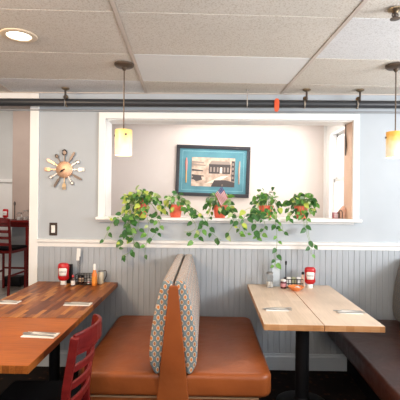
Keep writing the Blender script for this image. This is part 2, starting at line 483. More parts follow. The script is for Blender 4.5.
# side room beyond the doorway
bm = bmesh.new(); box(bm, -7.0, -1.56, 7.4, 7.5, 0, 3.4); struct('wall_far', bm, M['paint_light'])
bm = bmesh.new(); box(bm, -3.47, -1.56, 7.2, 7.4, 1.05, 3.4); struct('wall_pillar', bm, M['paint_mauve'])
bm = bmesh.new(); box(bm, -3.47, -1.56, 7.2, 7.4, 0.0, 1.05); struct('trim_8', bm, M['paint_blue'])
bm = bmesh.new(); box(bm, -7.0, -3.47, 7.37, 7.4, 0.0, 1.80); box(bm, -7.0, -3.46, 7.34, 7.4, 1.80, 1.86)
struct('trim_9', bm, M['paint_white'])
bm = bmesh.new(); box(bm, -7.0, -1.56, WY + WT, 7.5, 3.3, 3.4); struct('ceiling_side_room', bm, M['paint_white'])
bm = bmesh.new(); box(bm, -7.1, -7.0, -2.2, 7.5, 0, 3.4); struct('wall_left', bm, M['paint_light'])

# suspended ceiling, its grid turned 3 degrees to the wall
AL = R(2.9)
RG = Matrix.Rotation(AL, 4, 'Z')
U0, V0, TW, TD = -0.365, 3.297, 1.213, 0.606
bm = bmesh.new()
for i in range(-5, 4):
    for j in range(-9, 3):
        u0, v0 = U0 + i * TW, V0 + j * TD
        mi = 0
        if (i, j) in ((0, -1), (2, -2), (-3, -1)): mi = 1
        if (i, j) in ((1, -2), (-1, 0)): mi = 2
        box(bm, u0 + .014, u0 + TW - .014, v0 + .004, v0 + TD - .004, CEIL + 0.004, CEIL + 0.02, mi, RG)
def clip(bm, co, no):
    g = bm.verts[:] + bm.edges[:] + bm.faces[:]
    bmesh.ops.bisect_plane(bm, geom=g, plane_co=co, plane_no=no, clear_outer=True)
for co, no in (((0, WY + 0.03, 0), (0, 1, 0)), ((3.05, 0, 0), (1, 0, 0)), ((-6.9, 0, 0), (-1, 0, 0)), ((0, -2.2, 0), (0, -1, 0))):
    clip(bm, co, no)
box(bm, -6.9, 3.1, -2.2, WY + 0.03, CEIL + 0.021, CEIL + 0.05)
struct('ceiling', bm, [M['tile'], M['tile_white'], M['tile_cool']])
bm = bmesh.new()
for i in range(-5, 5): box(bm, U0 + i * TW - .011, U0 + i * TW + .011, V0 - 9 * TD, V0 + 2 * TD, CEIL, CEIL + 0.010, 0, RG)
for j in range(-9, 3): box(bm, U0 - 5 * TW, U0 + 4 * TW, V0 + j * TD - .006, V0 + j * TD + .006, CEIL + .010, CEIL + 0.020, 0, RG)
for co, no in (((0, WY, 0), (0, 1, 0)), ((3.0, 0, 0), (1, 0, 0)), ((-6.9, 0, 0), (-1, 0, 0)), ((0, -2.2, 0), (0, -1, 0))):
    clip(bm, co, no)
box(bm, -6.9, 3.0, WY - 0.02, WY, CEIL - 0.002, CEIL + 0.004)
struct('trim_10', bm, M['tbar'])

# ------------------------------------------------------------ tables
def table(name, label, x0, x1, y0, y1, top, edge, planks, cx=None, cy=None, post_r=0.04, base_r=0.24):
    cx = (x0 + x1) / 2 if cx is None else cx
    cy = (y0 + y1) / 2 if cy is None else cy
    r = empty(name, (cx, cy, 0)); tag(r, label, 'table', 'dining tables')
    bm = bmesh.new()
    n = planks
    W = (x1 - x0) / n
    for i in range(n):
        a, b = x0 - cx + i * W + (0.0012 if i else 0), x0 - cx + (i + 1) * W - (0.0012 if i < n - 1 else 0)
        box(bm, a, b, y0 - cy, y1 - cy, 0.727, 0.765)
    bm.normal_update()
    for f in bm.faces:
        if abs(f.normal.y) > 0.9 or abs(f.normal.z) < 0.5: f.material_index = 1
    build('tabletop', bm, [top, edge], r, bevel=0.003)
    bm = bmesh.new(); lathe(bm, [(post_r, 0.02), (post_r, 0.705)], seg=20); build('pedestal_post', bm, M['black'], r, smooth=True)
    bm = bmesh.new(); box(bm, -0.2, 0.2, -0.2, 0.2, 0.706, 0.7265); build('mounting_plate', bm, M['black'], r)
    bm = bmesh.new(); lathe(bm, [(base_r, 0.0), (base_r, 0.012), (base_r * .8, 0.03), (0.06, 0.045), (post_r + 0.002, 0.06)], seg=32)
    build('pedestal_base', bm, M['black'], r, smooth=True)
    return r
TF = table('dining_table', 'red-brown butcher block table under the wall clock, against the wall', -1.50, -0.782, 2.513, 3.62, M['butcher'], M['butcher'], 1)
TN = table('dining_table', 'orange-brown wooden table nearest the camera, cherry chair at its side', -1.500, -0.782, 1.790, 2.507, M['plank'], M['butcher'], 1, cx=-1.26, cy=2.2, base_r=0.18)
TR = table('dining_table', 'pale maple two-plank table on a black post between the booths', 0.367, 1.089, 2.442, 3.612, M['maple'], M['maple_edge'], 2, post_r=0.050, base_r=0.19)
TR.rotation_euler.z = -0.016

# ------------------------------------------------------------ booths
def seat_bm(x0, x1, y0, y1, z0=0.330, z1=0.475, corner=None):
    bm = bmesh.new()
    rbox(bm, x0, x1, y0, y1, z0, z1, 0.075, 0.034, seg=5, vert_only=corner)
    return bm
def back_poly(base, top, thick, z0, z1, sgn):
    """leaning cushion seen end on: flat at the back, plump at the front"""
    pts = []
    N = 10
    for i in range(N + 1):
        t = i / N
        inner = base + (top - base) * t
        th = thick * (1.0 + 0.35 * math.sin(math.pi * min(1, t * 1.02)))
        if i == 0: th *= 0.45
        if i == 1: th *= 0.90
        if i == N: th *= 0.95
        pts.append((inner, th, z0 + (z1 - z0) * t))
    a = [(sgn * i_, z) for i_, th, z in pts]
    b = [(sgn * (i_ + th), z) for i_, th, z in pts]
    return a + b[::-1]
BX = -0.187
booth = empty('double_booth', (BX, 3.0, 0))
tag(booth, 'saddle brown double booth with back-to-back patterned cushions between the tables', 'booth')
y0, y1 = 2.405 - 3.0, 3.632 - 3.0
for sgn in (1, -1):
    xa, xb = sgn * 0.080, sgn * (0.595 if sgn > 0 else 0.585)
    xa, xb = min(xa, xb), max(xa, xb)
    bm = seat_bm(xa, xb, y0, y1, corner=(lambda c, s_=sgn: c.x * s_ > 0.3))
    build('seat', bm, M['vinyl'], booth, smooth=True)
    bm = bmesh.new(); prism(bm, back_poly(0.080, 0.004, 0.066, 0.468, 1.026, sgn), y0 + 0.006, y1)
    build('back_cushion', bm, M['ogee'], booth, bevel=0.017, segs=3, smooth=True)
    bm = bmesh.new()
    xa, xb = sgn * 0.06, sgn * 0.50
    box(bm, min(xa, xb), max(xa, xb), y0 + 0.03, y1, 0.0, 0.3195)
    build('base_panel', bm, M['vinyl'], booth, bevel=0.006)
    bm = bmesh.new(); xa, xb = sgn * 0.09, sgn * 0.515
    box(bm, min(xa, xb), max(xa, xb), y0 + 0.02, y1, 0.320, 0.3295)
    build('welt', bm, M['tuckline'], booth)
bm = bmesh.new()
prism(bm, [(-0.094, 0.0), (0.094, 0.0), (0.094, 0.34), (0.026, 0.990), (0.020, 0.999), (-0.020, 0.999), (-0.026, 0.990), (-0.094, 0.34)], y0 - 0.012, y0 + 0.09)
build('end_panel', bm, M['vinyl'], booth, bevel=0.006)
bm = bmesh.new()
prism(bm, [(-0.078, 0.0), (0.078, 0.0), (0.078, 0.46), (0.008, 0.90), (-0.008, 0.90), (-0.078, 0.46)], y0 + 0.09, y1)
build('back_frame', bm, M['vinyl'], booth)

booth2 = empty('booth_bench', (1.705, 3.0, 0), -0.035)
tag(booth2, 'shade-darkened brown booth bench with charcoal patterned back at the right edge', 'booth')
y0, y1 = 1.75 - 3.0, 3.605 - 3.0
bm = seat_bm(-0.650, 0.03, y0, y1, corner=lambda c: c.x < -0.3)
build('seat', bm, M['vinyl_shaded'], booth2, smooth=True)
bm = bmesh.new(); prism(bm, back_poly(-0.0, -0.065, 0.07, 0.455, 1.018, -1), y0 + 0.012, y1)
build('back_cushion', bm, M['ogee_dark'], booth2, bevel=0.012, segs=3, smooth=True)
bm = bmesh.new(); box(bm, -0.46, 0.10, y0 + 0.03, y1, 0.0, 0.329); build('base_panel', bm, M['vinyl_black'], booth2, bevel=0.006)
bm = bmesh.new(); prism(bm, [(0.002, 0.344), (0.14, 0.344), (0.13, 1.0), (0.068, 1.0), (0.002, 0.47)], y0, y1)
build('back_frame', bm, M['vinyl_shaded'], booth2)

# ------------------------------------------------------------ ladder-back chairs
def flat_bar(bm, pts, hw, ht, up=Vector((0, 0, 1))):
    """bar along pts with half width hw (sideways) and half height ht"""
    rings = []
    pts = [Vector(p) for p in pts]
    for i, p in enumerate(pts):
        d = (pts[min(i + 1, len(pts) - 1)] - pts[max(i - 1, 0)]).normalized()
        sd = d.cross(up).normalized()
        u = sd.cross(d).normalized()
        h = ht[i] if isinstance(ht, (list, tuple)) else ht
        rings.append([bm.verts.new(p + sd * a * hw + u * b * h) for a, b in ((-1, -1), (1, -1), (1, 1), (-1, 1))])
    for i in range(len(rings) - 1):
        for k in range(4):
            bm.faces.new([rings[i][k], rings[i][(k + 1) % 4], rings[i + 1][(k + 1) % 4], rings[i + 1][k]])
    bm.faces.new(rings[0][::-1]); bm.faces.new(rings[-1])

def ladder_chair(name, seat_h, back_h, width, depth, slats, wood, pad, stretch_z, slat_h=0.0165):
    r = empty(name)
    hw = width / 2; top = seat_h + back_h
    for sx in (-1, 1):
        bm = bmesh.new()
        X = sx * (hw - 0.016)
        tube_pts = [(X, -depth / 2 - 0.045, 0), (X, -depth / 2 - 0.012, seat_h * 0.5), (X, -depth / 2, seat_h),
                    (X * 1.01, -depth / 2 - 0.018, seat_h + back_h * 0.4), (X * 1.02, -depth / 2 - 0.055, top - 0.01)]
        flat_bar(bm, tube_pts, 0.015, 0.019, up=Vector((0, 1, 0)))
        build('rear_post', bm, wood, r, bevel=0.005)
        bm = bmesh.new()
        flat_bar(bm, [(sx * (hw - 0.02), depth / 2 - 0.01, 0), (sx * (hw - 0.022), depth / 2 - 0.02, seat_h - 0.035)], 0.016, 0.016, up=Vector((0, 1, 0)))
        build('front_leg', bm, wood, r, bevel=0.004)
        bm = bmesh.new(); box(bm, sx * (hw - 0.02) - 0.009, sx * (hw - 0.02) + 0.009, -depth / 2 - 0.01, depth / 2 - 0.02, stretch_z - 0.014, stretch_z + 0.014)
        build('stretcher', bm, wood, r)
    for yy in (depth / 2 - 0.02,):
        bm = bmesh.new(); box(bm, -hw + 0.03, hw - 0.03, yy - 0.009, yy + 0.009, stretch_z + 0.03, stretch_z + 0.06)
        build('stretcher', bm, wood, r)
    bm = bmesh.new(); box(bm, -hw + 0.002, hw - 0.002, -depth / 2 + 0.012, depth / 2 - 0.002, seat_h - 0.055, seat_h - 0.012)
    build('seat_frame', bm, wood, r, bevel=0.005)
    bm = bmesh.new(); rbox(bm, -hw - 0.004, hw + 0.004, -depth / 2 + 0.024, depth / 2 + 0.012, seat_h - 0.011, seat_h + 0.03, 0.03, 0.014, 3)
    build('seat', bm, pad, r, smooth=True)
    def bow(zc, ht, dip):
        t = (zc - seat_h) / back_h
        yb = -depth / 2 - 0.006 - 0.05 * t * t
        pts = []
        for i in range(9):
            q = -1 + i / 4
            pts.append((q * (hw - 0.022), yb - 0.072 * (1 - q * q) * (0.5 + 0.5 * t), zc + dip * (1 - q * q)))
        bm = bmesh.new(); flat_bar(bm, pts, 0.0085, ht)
        return bm
    build('top_rail', bow(top - 0.036, [0.036 + 0.010 * (1 - (-1 + i / 4) ** 2) for i in range(9)], 0.004), wood, r, bevel=0.005)
    for k in range(slats):
        z = seat_h + back_h * (0.18 + 0.60 * k / (slats - 1))
        build('slat', bow(z, slat_h, 0.006), wood, r, bevel=0.004)
    return r
ch = ladder_chair('dining_chair', 0.455, 0.415, 0.40, 0.40, 4, M['chairwood'], M['vinyl_black'], 0.22)
ch.location = (-0.862, 2.075, 0); ch.rotation_euler.z = R(90)
tag(ch, 'dark cherry ladder-back chair drawn up to the near wooden table', 'chair')
st = ladder_chair('bar_stool', 0.70, 0.50, 0.42, 0.50, 4, M['chairwood'], M['vinyl_black'], 0.30, 0.023)
st.location = (-3.205, 6.49, 0); st.rotation_euler.z = R(-3)
tag(st, 'tall cherry ladder-back bar stool with black seat beyond the doorway', 'stool')

# bar table of the side room
bt = empty('bar_table', (-3.56, 6.98, 0)); tag(bt, 'dark wood bar-height table against the wall beyond the doorway', 'table')
bm = bmesh.new(); box(bm, -0.75, 0.62, -0.22, 0.2, 1.10, 1.135); build('tabletop', bm, M['chairwood'], bt, bevel=0.004)
bm = bmesh.new(); box(bm, -0.70, 0.58, -0.17, 0.17, 1.02, 1.099); build('apron', bm, M['chairwood'], bt)
for sx, sy in ((0.55, -0.16), (0.55, 0.16), (-0.67, -0.16), (-0.67, 0.16)):
    bm = bmesh.new(); box(bm, sx - 0.03, sx + 0.03, sy - 0.03, sy + 0.03, 0, 1.02); build('leg', bm, M['chairwood'], bt)
p = at(15, 281, 7.0)
bm = bmesh.new(); rbox(bm, -0.16, 0.16, -0.12, 0.12, 0.0, 0.16, 0.03, 0.02, 3)
tag(build('storage_bin', bm, M['black'], loc=(p.x, 6.98, 0), smooth=True), 'low black bin on the floor under the bar-height table', 'bin')

# ------------------------------------------------------------ pendants, recessed light, sprinklers, pipe
def shade_mat(lo, hi, nm):
    m = mat(nm, (0.8, 0.7, 0.5), 0.3); t = NT(m)
    tc = t.n('ShaderNodeTexCoord'); sp = t.n('ShaderNodeSeparateXYZ'); t.l(tc.outputs['Object'], sp.inputs[0])
    n = t.n('ShaderNodeTexNoise', Scale=11.0, Detail=3.0); t.l(tc.outputs['Object'], n.inputs['Vector'])
    a = t.n('ShaderNodeMath', operation='MULTIPLY_ADD'); t.l(n.outputs['Fac'], a.inputs[0]); a.inputs[1].default_value = 0.17
    t.l(sp.outputs[2], a.inputs[2])
    mr = t.n('ShaderNodeMapRange'); t.l(a.outputs[0], mr.inputs[0]); mr.inputs[1].default_value = lo; mr.inputs[2].default_value = hi
    c = t.ramp(mr.outputs[0], [(0.0, (0.97, 0.86, 0.64)), (0.45, (0.96, 0.76, 0.42)), (0.80, (0.95, 0.60, 0.17)), (1.0, (0.88, 0.46, 0.09))])
    t.color(c); t.l(c, t.b.inputs['Emission Color']); t.b.inputs['Emission Strength'].default_value = 0.12
    return m
def pendant(x, y, label, shade):
    r = empty('pendant_lamp', (x, y, CEIL)); tag(r, label, 'lamp', 'glass pendant lamps')
    bm = bmesh.new(); lathe(bm, [(0.069, -0.001), (0.069, -0.012), (0.058, -0.022), (0.02, -0.028), (0.010, -0.045), (0.004, -0.05)], seg=32)
    build('canopy', bm, M['bronze'], r, smooth=True)
    bm = bmesh.new(); tube(bm, [(0, 0, -0.045), (0, 0, -0.475)], 0.0045, 8); build('rod', bm, M['bronze'], r, smooth=True)
    bm = bmesh.new(); lathe(bm, [(0.008, -0.462), (0.016, -0.468), (0.026, -0.478), (0.030, -0.495), (0.030, -0.52)], seg=20); build('socket_cap', bm, M['bronze'], r, smooth=True)
    # open glass cylinder with wall thickness
    bm = bmesh.new(); lathe(bm, [(0.056, -0.468), (0.059, -0.466), (0.0605, -0.472), (0.0605, -0.640), (0.059, -0.645), (0.056, -0.645), (0.056, -0.468)], seg=40, closed=False)
    bm.faces.ensure_lookup_table()
    o = build('lamp_shade', bm, shade, r, smooth=True)
    o.location = (0, 0, -0.0)
    for k in range(3):
        bm = bmesh.new()
        a = R(-65 + 120 * k)
        d = Vector((math.cos(a), math.sin(a), 0))
        tube(bm, [d * 0.029 + Vector((0, 0, -0.505)), d * 0.066 + Vector((0, 0, -0.505))], 0.003, 6)
        tube(bm, [d * 0.0585 + Vector((0, 0, -0.505)), d * 0.068 + Vector((0, 0, -0.505))], 0.0075, 8)
        build('thumbscrew', bm, M['bronze'], r, smooth=True)
    bm = bmesh.new(); lathe(bm, [(0.012, -0.52), (0.016, -0.54), (0.026, -0.575), (0.028, -0.60), (0.020, -0.622), (0.004, -0.63)], seg=16)
    build('bulb', bm, M['bulb'], r, smooth=True)
    l = bpy.data.lights.new('pendant_glow', 'POINT'); l.energy = 1.2; l.color = (1, 0.78, 0.5); l.shadow_soft_size = 0.03
    lo = bpy.data.objects.new('pendant_glow', l); COL.objects.link(lo); lo.parent = r; lo.location = (0, 0, -0.70)
M['bulb'] = mat('lit_bulb', (1, 0.9, 0.75), 0.4, emit=(1, 0.85, 0.6), estr=1.6)
p = at(124.3, 64, 2.85); pendant(p.x, 2.85, 'cream and amber glass pendant lamp hanging over the left wooden tables', shade_mat(-0.54, -0.34, 'cream_glass'))
p = at(396, 65, 2.85); pendant(p.x, 2.85, 'amber-topped glass pendant lamp cut off by the right edge', shade_mat(-0.515, -0.41, 'amber_glass'))

p = at(19, 36, 2.36)
r = empty('recessed_light', (p.x, 2.36, CEIL)); tag(r, 'round recessed ceiling light with bronze-cream ring at upper left', 'ceiling light')
bm = bmesh.new(); lathe(bm, [(0.068, -0.001), (0.070, -0.006), (0.090, -0.008), (0.101, -0.004), (0.103, 0.0)], seg=40, closed=False)
build('trim_ring', bm, M['brass_cream'] if 'brass_cream' in M else mat('cream_enamel', (0.72, 0.58, 0.42), 0.4), r, smooth=True)
bm = bmesh.new(); lathe(bm, [(0.069, -0.0015), (0.0001, -0.0030)], seg=40, closed=False)
build('lens', bm, mat('lit_lens', (1, 1, 1), 0.5, emit=(1, 0.93, 0.78), estr=2.6), r)
l = bpy.data.lights.new('recessed_glow', 'AREA'); l.shape = 'DISK'; l.size = 0.13; l.energy = 4; l.color = (1, 0.88, 0.7)
lo = bpy.data.objects.new('recessed_glow', l); COL.objects.link(lo); lo.parent = r; lo.location = (0, 0, -0.012)

PY = 3.53
pz = at(200, 103.4, PY).z
bm = bmesh.new(); tube(bm, [(-6.8, PY, pz), (2.98, PY, pz)], 0.033, 20)
for x in (-2.6, 0.62, 2.0): tube(bm, [(x - 0.03, PY, pz), (x + 0.03, PY, pz)], 0.035, 20)
sp_pipe = build('sprinkler_pipe', bm, M['pipe'], smooth=True)
tag(sp_pipe, 'long charcoal sprinkler pipe running under the ceiling along the wall', 'pipe')
bm = bmesh.new(); tube(bm, [(-6.8, WY - 0.014, pz - 0.045), (2.98, WY - 0.014, pz - 0.045)], 0.009, 10)
tag(build('conduit', bm, mat('grey_conduit', (0.26, 0.27, 0.28), 0.4), smooth=True), 'thin grey conduit running just below the sprinkler pipe on the wall', 'conduit')

def sprinkler_prop(px, label):
    p = at(px, 100, PY)
    r = empty('pipe_sprinkler', (p.x, PY, 0)); tag(r, label, 'sprinkler', 'sprinkler fittings on the pipe')
    zt = pz + 0.033
    bm = bmesh.new(); lathe(bm, [(0.034, CEIL - 0.001), (0.034, CEIL - 0.008), (0.022, CEIL - 0.016), (0.012, CEIL - 0.02)], (0.005, -0.055, 0), seg=20); build('ceiling_plate', bm, M['brass'], r, smooth=True)
    bm = bmesh.new(); tube(bm, [(0.005, -0.055, CEIL - 0.018), (0.005, -0.055, zt - 0.012), (0.0, -0.03, zt - 0.03)], 0.009, 8); build('drop_rod', bm, M['steel_dark'], r, smooth=True)
    bm = bmesh.new()
    pts = [(0.0, math.cos(a) * 0.036, pz + math.sin(a) * 0.036) for a in [2 * math.pi * k / 20 for k in range(21)]]
    tube(bm, pts, 0.005, 6, cap=False)
    lathe(bm, [(0.020, zt - 0.002), (0.024, zt + 0.006), (0.016, zt + 0.022), (0.012, zt + 0.024)], (0.0, -0.03, 0), seg=12)
    build('clamp', bm, M['brass'], r, smooth=True)
    bm = bmesh.new(); tube(bm, [(-0.006, -0.040, zt - 0.01), (-0.006, -0.042, pz - 0.05)], 0.005, 6); build('bolt', bm, M['chrome'], r, smooth=True)
sprinkler_prop(67, 'brass sprinkler fitting clamped to the dark pipe above the wall clock')
sprinkler_prop(304.5, 'brass sprinkler fitting on the dark pipe just right of the red tag')
sprinkler_prop(357, 'rightmost brass sprinkler fitting on the dark pipe, near the right pendant lamp')
p = at(247, 97, PY)
bm = bmesh.new(); tube(bm, [(0, -0.033, CEIL - 0.001), (0, -0.033, pz - 0.028), (0, -0.012, pz - 0.036)], 0.0055, 6)
tube(bm, [(0, -0.033, CEIL - 0.001), (0, -0.033, CEIL - 0.008)], 0.013, 10)
tag(build('pipe_hanger', bm, M['chrome'], loc=(p.x, PY, 0), smooth=True), 'slim steel hanger rod on the dark pipe left of the red tag', 'hanger')
p = at(276, 100, PY)
r = empty('pipe_tag', (p.x, PY, pz)); tag(r, 'bright orange-red tag clipped around the dark sprinkler pipe', 'tag')
bm = bmesh.new()
pr = [(-0.016, -0.074), (0.006, -0.078), (0.020, -0.058), (0.022, 0.010), (0.014, 0.036), (-0.008, 0.038), (-0.020, 0.020), (-0.022, -0.04)]
prism(bm, pr, -0.046, -0.033)
build('tag_plate', bm, M['red_paint'], r, bevel=0.003)
bm = bmesh.new(); pts = [(0.0, math.cos(a) * 0.034, math.sin(a) * 0.034) for a in [2 * math.pi * k / 20 for k in range(21)]]
tube(bm, pts, 0.004, 6, cap=False); build('strap', bm, M['red_paint'], r, smooth=True)

p = at(397, 9, 2.0)
r = empty('ceiling_sprinkler', (p.x, 2.02, CEIL)); tag(r, 'small chrome and bronze sprinkler head in the ceiling at top right', 'sprinkler')
bm = bmesh.new(); lathe(bm, [(0.036, -0.001), (0.035, -0.006), (0.018, -0.012), (0.012, -0.02)], seg=20); build('escutcheon', bm, M['brass'], r, smooth=True)
bm = bmesh.new(); lathe(bm, [(0.008, -0.018), (0.008, -0.045), (0.024, -0.047), (0.024, -0.050), (0.004, -0.052)], seg=16)
for sx in (-1, 1): tube(bm, [(sx * 0.010, 0, -0.014), (sx * 0.015, 0, -0.030), (sx * 0.006, 0, -0.046)], 0.0028, 6)
build('deflector', bm, M['steel_dark'], r, smooth=True)

# ------------------------------------------------------------ wall clock made of cutlery
cc = at(65.0, 169.7, WY)
clock = empty('wall_clock', (cc.x, WY - 0.0, cc.z)); clock.scale = (1.08, 1.0, 1.08); tag(clock, 'round copper-faced wall clock ringed with spoons, forks and knives', 'clock')
m = mat('radial_brushed_copper', (0.66, 0.42, 0.28), 0.5, metal=0.8); t = NT(m)
tc = t.n('ShaderNodeTexCoord'); g = t.n('ShaderNodeTexGradient', gradient_type='RADIAL')
mp = t.n('ShaderNodeMapping'); mp.inputs['Rotation'].default_value = (R(90), 0, 0)
t.l(tc.outputs['Object'], mp.inputs[0]); t.l(mp.outputs[0], g.inputs[0])
sn = t.n('ShaderNodeMath', operation='MULTIPLY'); t.l(g.outputs['Fac'], sn.inputs[0]); sn.inputs[1].default_value = 2 * math.pi * 26
s2 = t.n('ShaderNodeMath', operation='SINE'); t.l(sn.outputs[0], s2.inputs[0])
t.color(t.ramp(s2.outputs[0], [(0.0, (0.60, 0.36, 0.23)), (1.0, (0.76, 0.52, 0.37))]))
bm = bmesh.new()
lathe(bm, [(0.068, 0.0), (0.070, 0.012), (0.063, 0.017), (0.001, 0.020)], seg=40)
for v in bm.verts: v.co = Vector((v.co.x, -0.006 - v.co.z, v.co.y))
build('clock_face', bm, m, clock, smooth=True)
def cutlery(bm, kind, L=1.0):
    """flat shape along +z from radius .055 outwards, thickness in y"""
    y0, y1 = -0.020, -0.013
    def pl(pts): prism(bm, pts, y0, y1)
    if kind == 'knife':
        pl([(-0.0035, 0.05), (0.0035, 0.05), (0.004, 0.085), (-0.004, 0.085)])
        pl([(-0.004, 0.085), (0.004, 0.085), (0.0100, 0.10), (0.0100, 0.155), (0.003, 0.170), (-0.006, 0.170), (-0.0095, 0.15), (-0.008, 0.10)])
    else:
        pl([(-0.0042, 0.05), (0.0042, 0.05), (0.0034, 0.115), (-0.0034, 0.115)])
        if kind == 'fork':
            pl([(-0.003, 0.112), (0.003, 0.112), (0.015, 0.124), (0.015, 0.146), (-0.015, 0.146), (-0.015, 0.124)])
            for k in range(4):
                x = -0.0142 + k * 0.0080
                pl([(x, 0.146), (x + 0.0044, 0.146), (x + 0.0044, 0.166), (x + 0.0018, 0.170), (x, 0.166)])
        else:
            r_ = 0.021 if kind == 'ladle' else 0.015
            zc = 0.112 + r_ * 1.15
            c = (0, -0.0165, zc)
            n = 14
            ring = [bm.verts.new((r_ * math.cos(2 * math.pi * k / n), -0.020, zc + r_ * 1.2 * math.sin(2 * math.pi * k / n))) for k in range(n)]
            r2 = [bm.verts.new((r_ * .6 * math.cos(2 * math.pi * k / n), -0.012, zc + r_ * .75 * math.sin(2 * math.pi * k / n))) for k in range(n)]
            r3 = [bm.verts.new((r_ * .95 * math.cos(2 * math.pi * k / n), -0.016, zc + r_ * 1.15 * math.sin(2 * math.pi * k / n))) for k in range(n)]
            r4 = [bm.verts.new((r_ * .6 * math.cos(2 * math.pi * k / n), -0.009, zc + r_ * .75 * math.sin(2 * math.pi * k / n))) for k in range(n)]
            for k in range(n):
                j = (k + 1) % n
                bm.faces.new([ring[k], ring[j], r2[j], r2[k]]); bm.faces.new([r3[k], r4[k], r4[j], r3[j]]); bm.faces.new([ring[k], r3[k], r3[j], ring[j]])
            bm.faces.new(r2); bm.faces.new(r4[::-1])
ring12 = ['ladle', 'knife', 'spoon', 'fork', 'knife', 'spoon', 'fork', 'knife', 'spoon', 'fork', 'knife', 'spoon']
mats12 = ['steel_dark', 'steel_dark', 'chrome', 'chrome', 'steel_dark', 'chrome', 'brass', 'steel_dark', 'chrome', 'copper', 'copper', 'steel_dark']
for k, (kd, mm) in enumerate(zip(ring12, mats12)):
    bm = bmesh.new(); cutlery(bm, kd)
    sc = 1.0 if k != 0 else 1.05
    Mx = Matrix.Rotation(R(30 * k), 4, 'Y') @ Matrix.Scale(sc, 4)
    bmesh.ops.transform(bm, matrix=Mx, verts=bm.verts[:])
    build({'ladle': 'spoon'}.get(kd, kd), bm, M[mm], clock)
for nm, ang, L in (('hour_hand', 247, 0.030), ('minute_hand', 235, 0.046)):
    bm = bmesh.new(); prism(bm, [(-0.004, -0.008), (0.004, -0.008), (0.005, L * .6), (0, L), (-0.005, L * .6)], -0.032, -0.0295 if nm[0] == 'h' else -0.030)
    bmesh.ops.transform(bm, matrix=Matrix.Rotation(R(ang), 4, 'Y'), verts=bm.verts[:])
    build(nm, bm, M['black'], clock)

# light switch
p = at(53.5, 229, WY)
r = empty('light_switch', (p.x, WY, p.z)); tag(r, 'white rocker light switch in a dark brown plate on the wall', 'switch')
bm = bmesh.new(); box(bm, -0.036, 0.036, -0.007, -0.0005, -0.058, 0.058); build('switch_plate', bm, M['brown_plate'], r, bevel=0.003)
bm = bmesh.new(); prism(bm, [(-0.0072, -0.034), (-0.011, -0.032), (-0.0085, 0.0), (-0.013, 0.033), (-0.0072, 0.034)], -0.017, 0.017, ax='x'); build('rocker', bm, M['white'], r)

# ------------------------------------------------------------ framed picture
pc = at(212.8, 171.3, AY)
pic = empty('framed_picture', (pc.x, AY, pc.z)); pic.rotation_euler.y = R(1.5)
tag(pic, 'black-framed sepia street photograph with wide teal mat, above the plants', 'picture')
PW, PH = 0.905 / 2, 0.625 / 2
bm = bmesh.new(); f = 0.042
for a in ((-PW, PW, PH - f, PH), (-PW, PW, -PH, -PH + f), (-PW, -PW + f, -PH + f, PH - f), (PW - f, PW, -PH + f, PH - f)):
    box(bm, a[0], a[1], -0.035, -0.002, a[2], a[3])
build('frame', bm, mat('black_lacquered_wood', (0.018, 0.018, 0.024), 0.35), pic, bevel=0.005)
bm = bmesh.new(); box(bm, -PW + f, PW - f, -0.018, -0.004, -PH + f, PH - f)
build('mat_board', bm, noisy('teal_mat_board', (0.060, 0.19, 0.24), (0.085, 0.25, 0.30), 6, 0.5), pic)
bm = bmesh.new(); q = 0.075; g_ = 0.0035
box(bm, -PW + q, PW - q, -0.0205, -0.018, PH - q, PH - q + g_); box(bm, -PW + q, PW - q, -0.0205, -0.018, -PH + q - g_, -PH + q)
box(bm, -PW + q, -PW + q + g_, -0.0205, -0.018, -PH + q, PH - q); box(bm, PW - q - g_, PW - q, -0.0205, -0.018, -PH + q, PH - q)
build('mat_line', bm, mat('pale_teal_line', (0.25, 0.50, 0.55), 0.5), pic)
sep = noisy('sepia_print', (0.30, 0.22, 0.17), (0.62, 0.47, 0.37), 16, 0.6)
dk = mat('dark_print', (0.055, 0.045, 0.045), 0.6); md = mat('mid_grey_print', (0.26, 0.21, 0.18), 0.6); lt = mat('light_print', (0.66, 0.56, 0.47), 0.6)
bm = bmesh.new()
x0, x1, z0, z1 = -0.262, 0.270, -0.190, 0.165
box(bm, x0, x1, -0.022, -0.018, z0, z1, 0)
def pr_(poly, mi, y): prism(bm, poly, y, -0.021, mi)
box(bm, -0.05, 0.215, -0.0235, -0.021, -0.03, 0.085, 1)               # dark shop front in the print
prism(bm, [(-0.05, 0.085), (-0.02, 0.125), (0.20, 0.125), (0.215, 0.085)], -0.0232, -0.021, 2)
for k in range(6): box(bm, -0.035 + k * 0.042, -0.015 + k * 0.042, -0.0245, -0.0235, -0.01, 0.05, 2 if k != 3 else 3)
box(bm, 0.085, 0.115, -0.025, -0.0235, -0.025, 0.045, 3)
for k, (zz, xx) in enumerate(((0.12, -0.11), (0.085, -0.09), (0.02, -0.12), (-0.045, -0.11), (-0.085, -0.13))):
    prism(bm, [(x0 + 0.004, zz), (xx, zz - 0.012), (xx, zz - 0.026), (x0 + 0.004, zz - 0.022)], -0.0238, -0.021, 1 if k > 1 else 2)
prism(bm, [(-0.24, -0.06), (-0.14, -0.07), (-0.13, -0.11), (-0.20, -0.13), (-0.25, -0.10)], -0.0236, -0.021, 1)
prism(bm, [(-0.02, z0), (0.02, -0.11), (0.15, -0.105), (0.27, -0.13), (0.27, z0)], -0.0236, -0.021, 1)
prism(bm, [(-0.10, -0.16), (0.10, -0.06), (0.20, -0.05), (0.06, -0.13)], -0.0230, -0.021, 3)
box(bm, 0.228, 0.268, -0.0236, -0.021, -0.12, 0.13, 1)
for k in range(4): box(bm, 0.236, 0.256, -0.0242, -0.0236, -0.09 + k * 0.055, -0.06 + k * 0.055, 2)
build('photograph', bm, [sep, dk, md, lt], pic)
bm = bmesh.new()
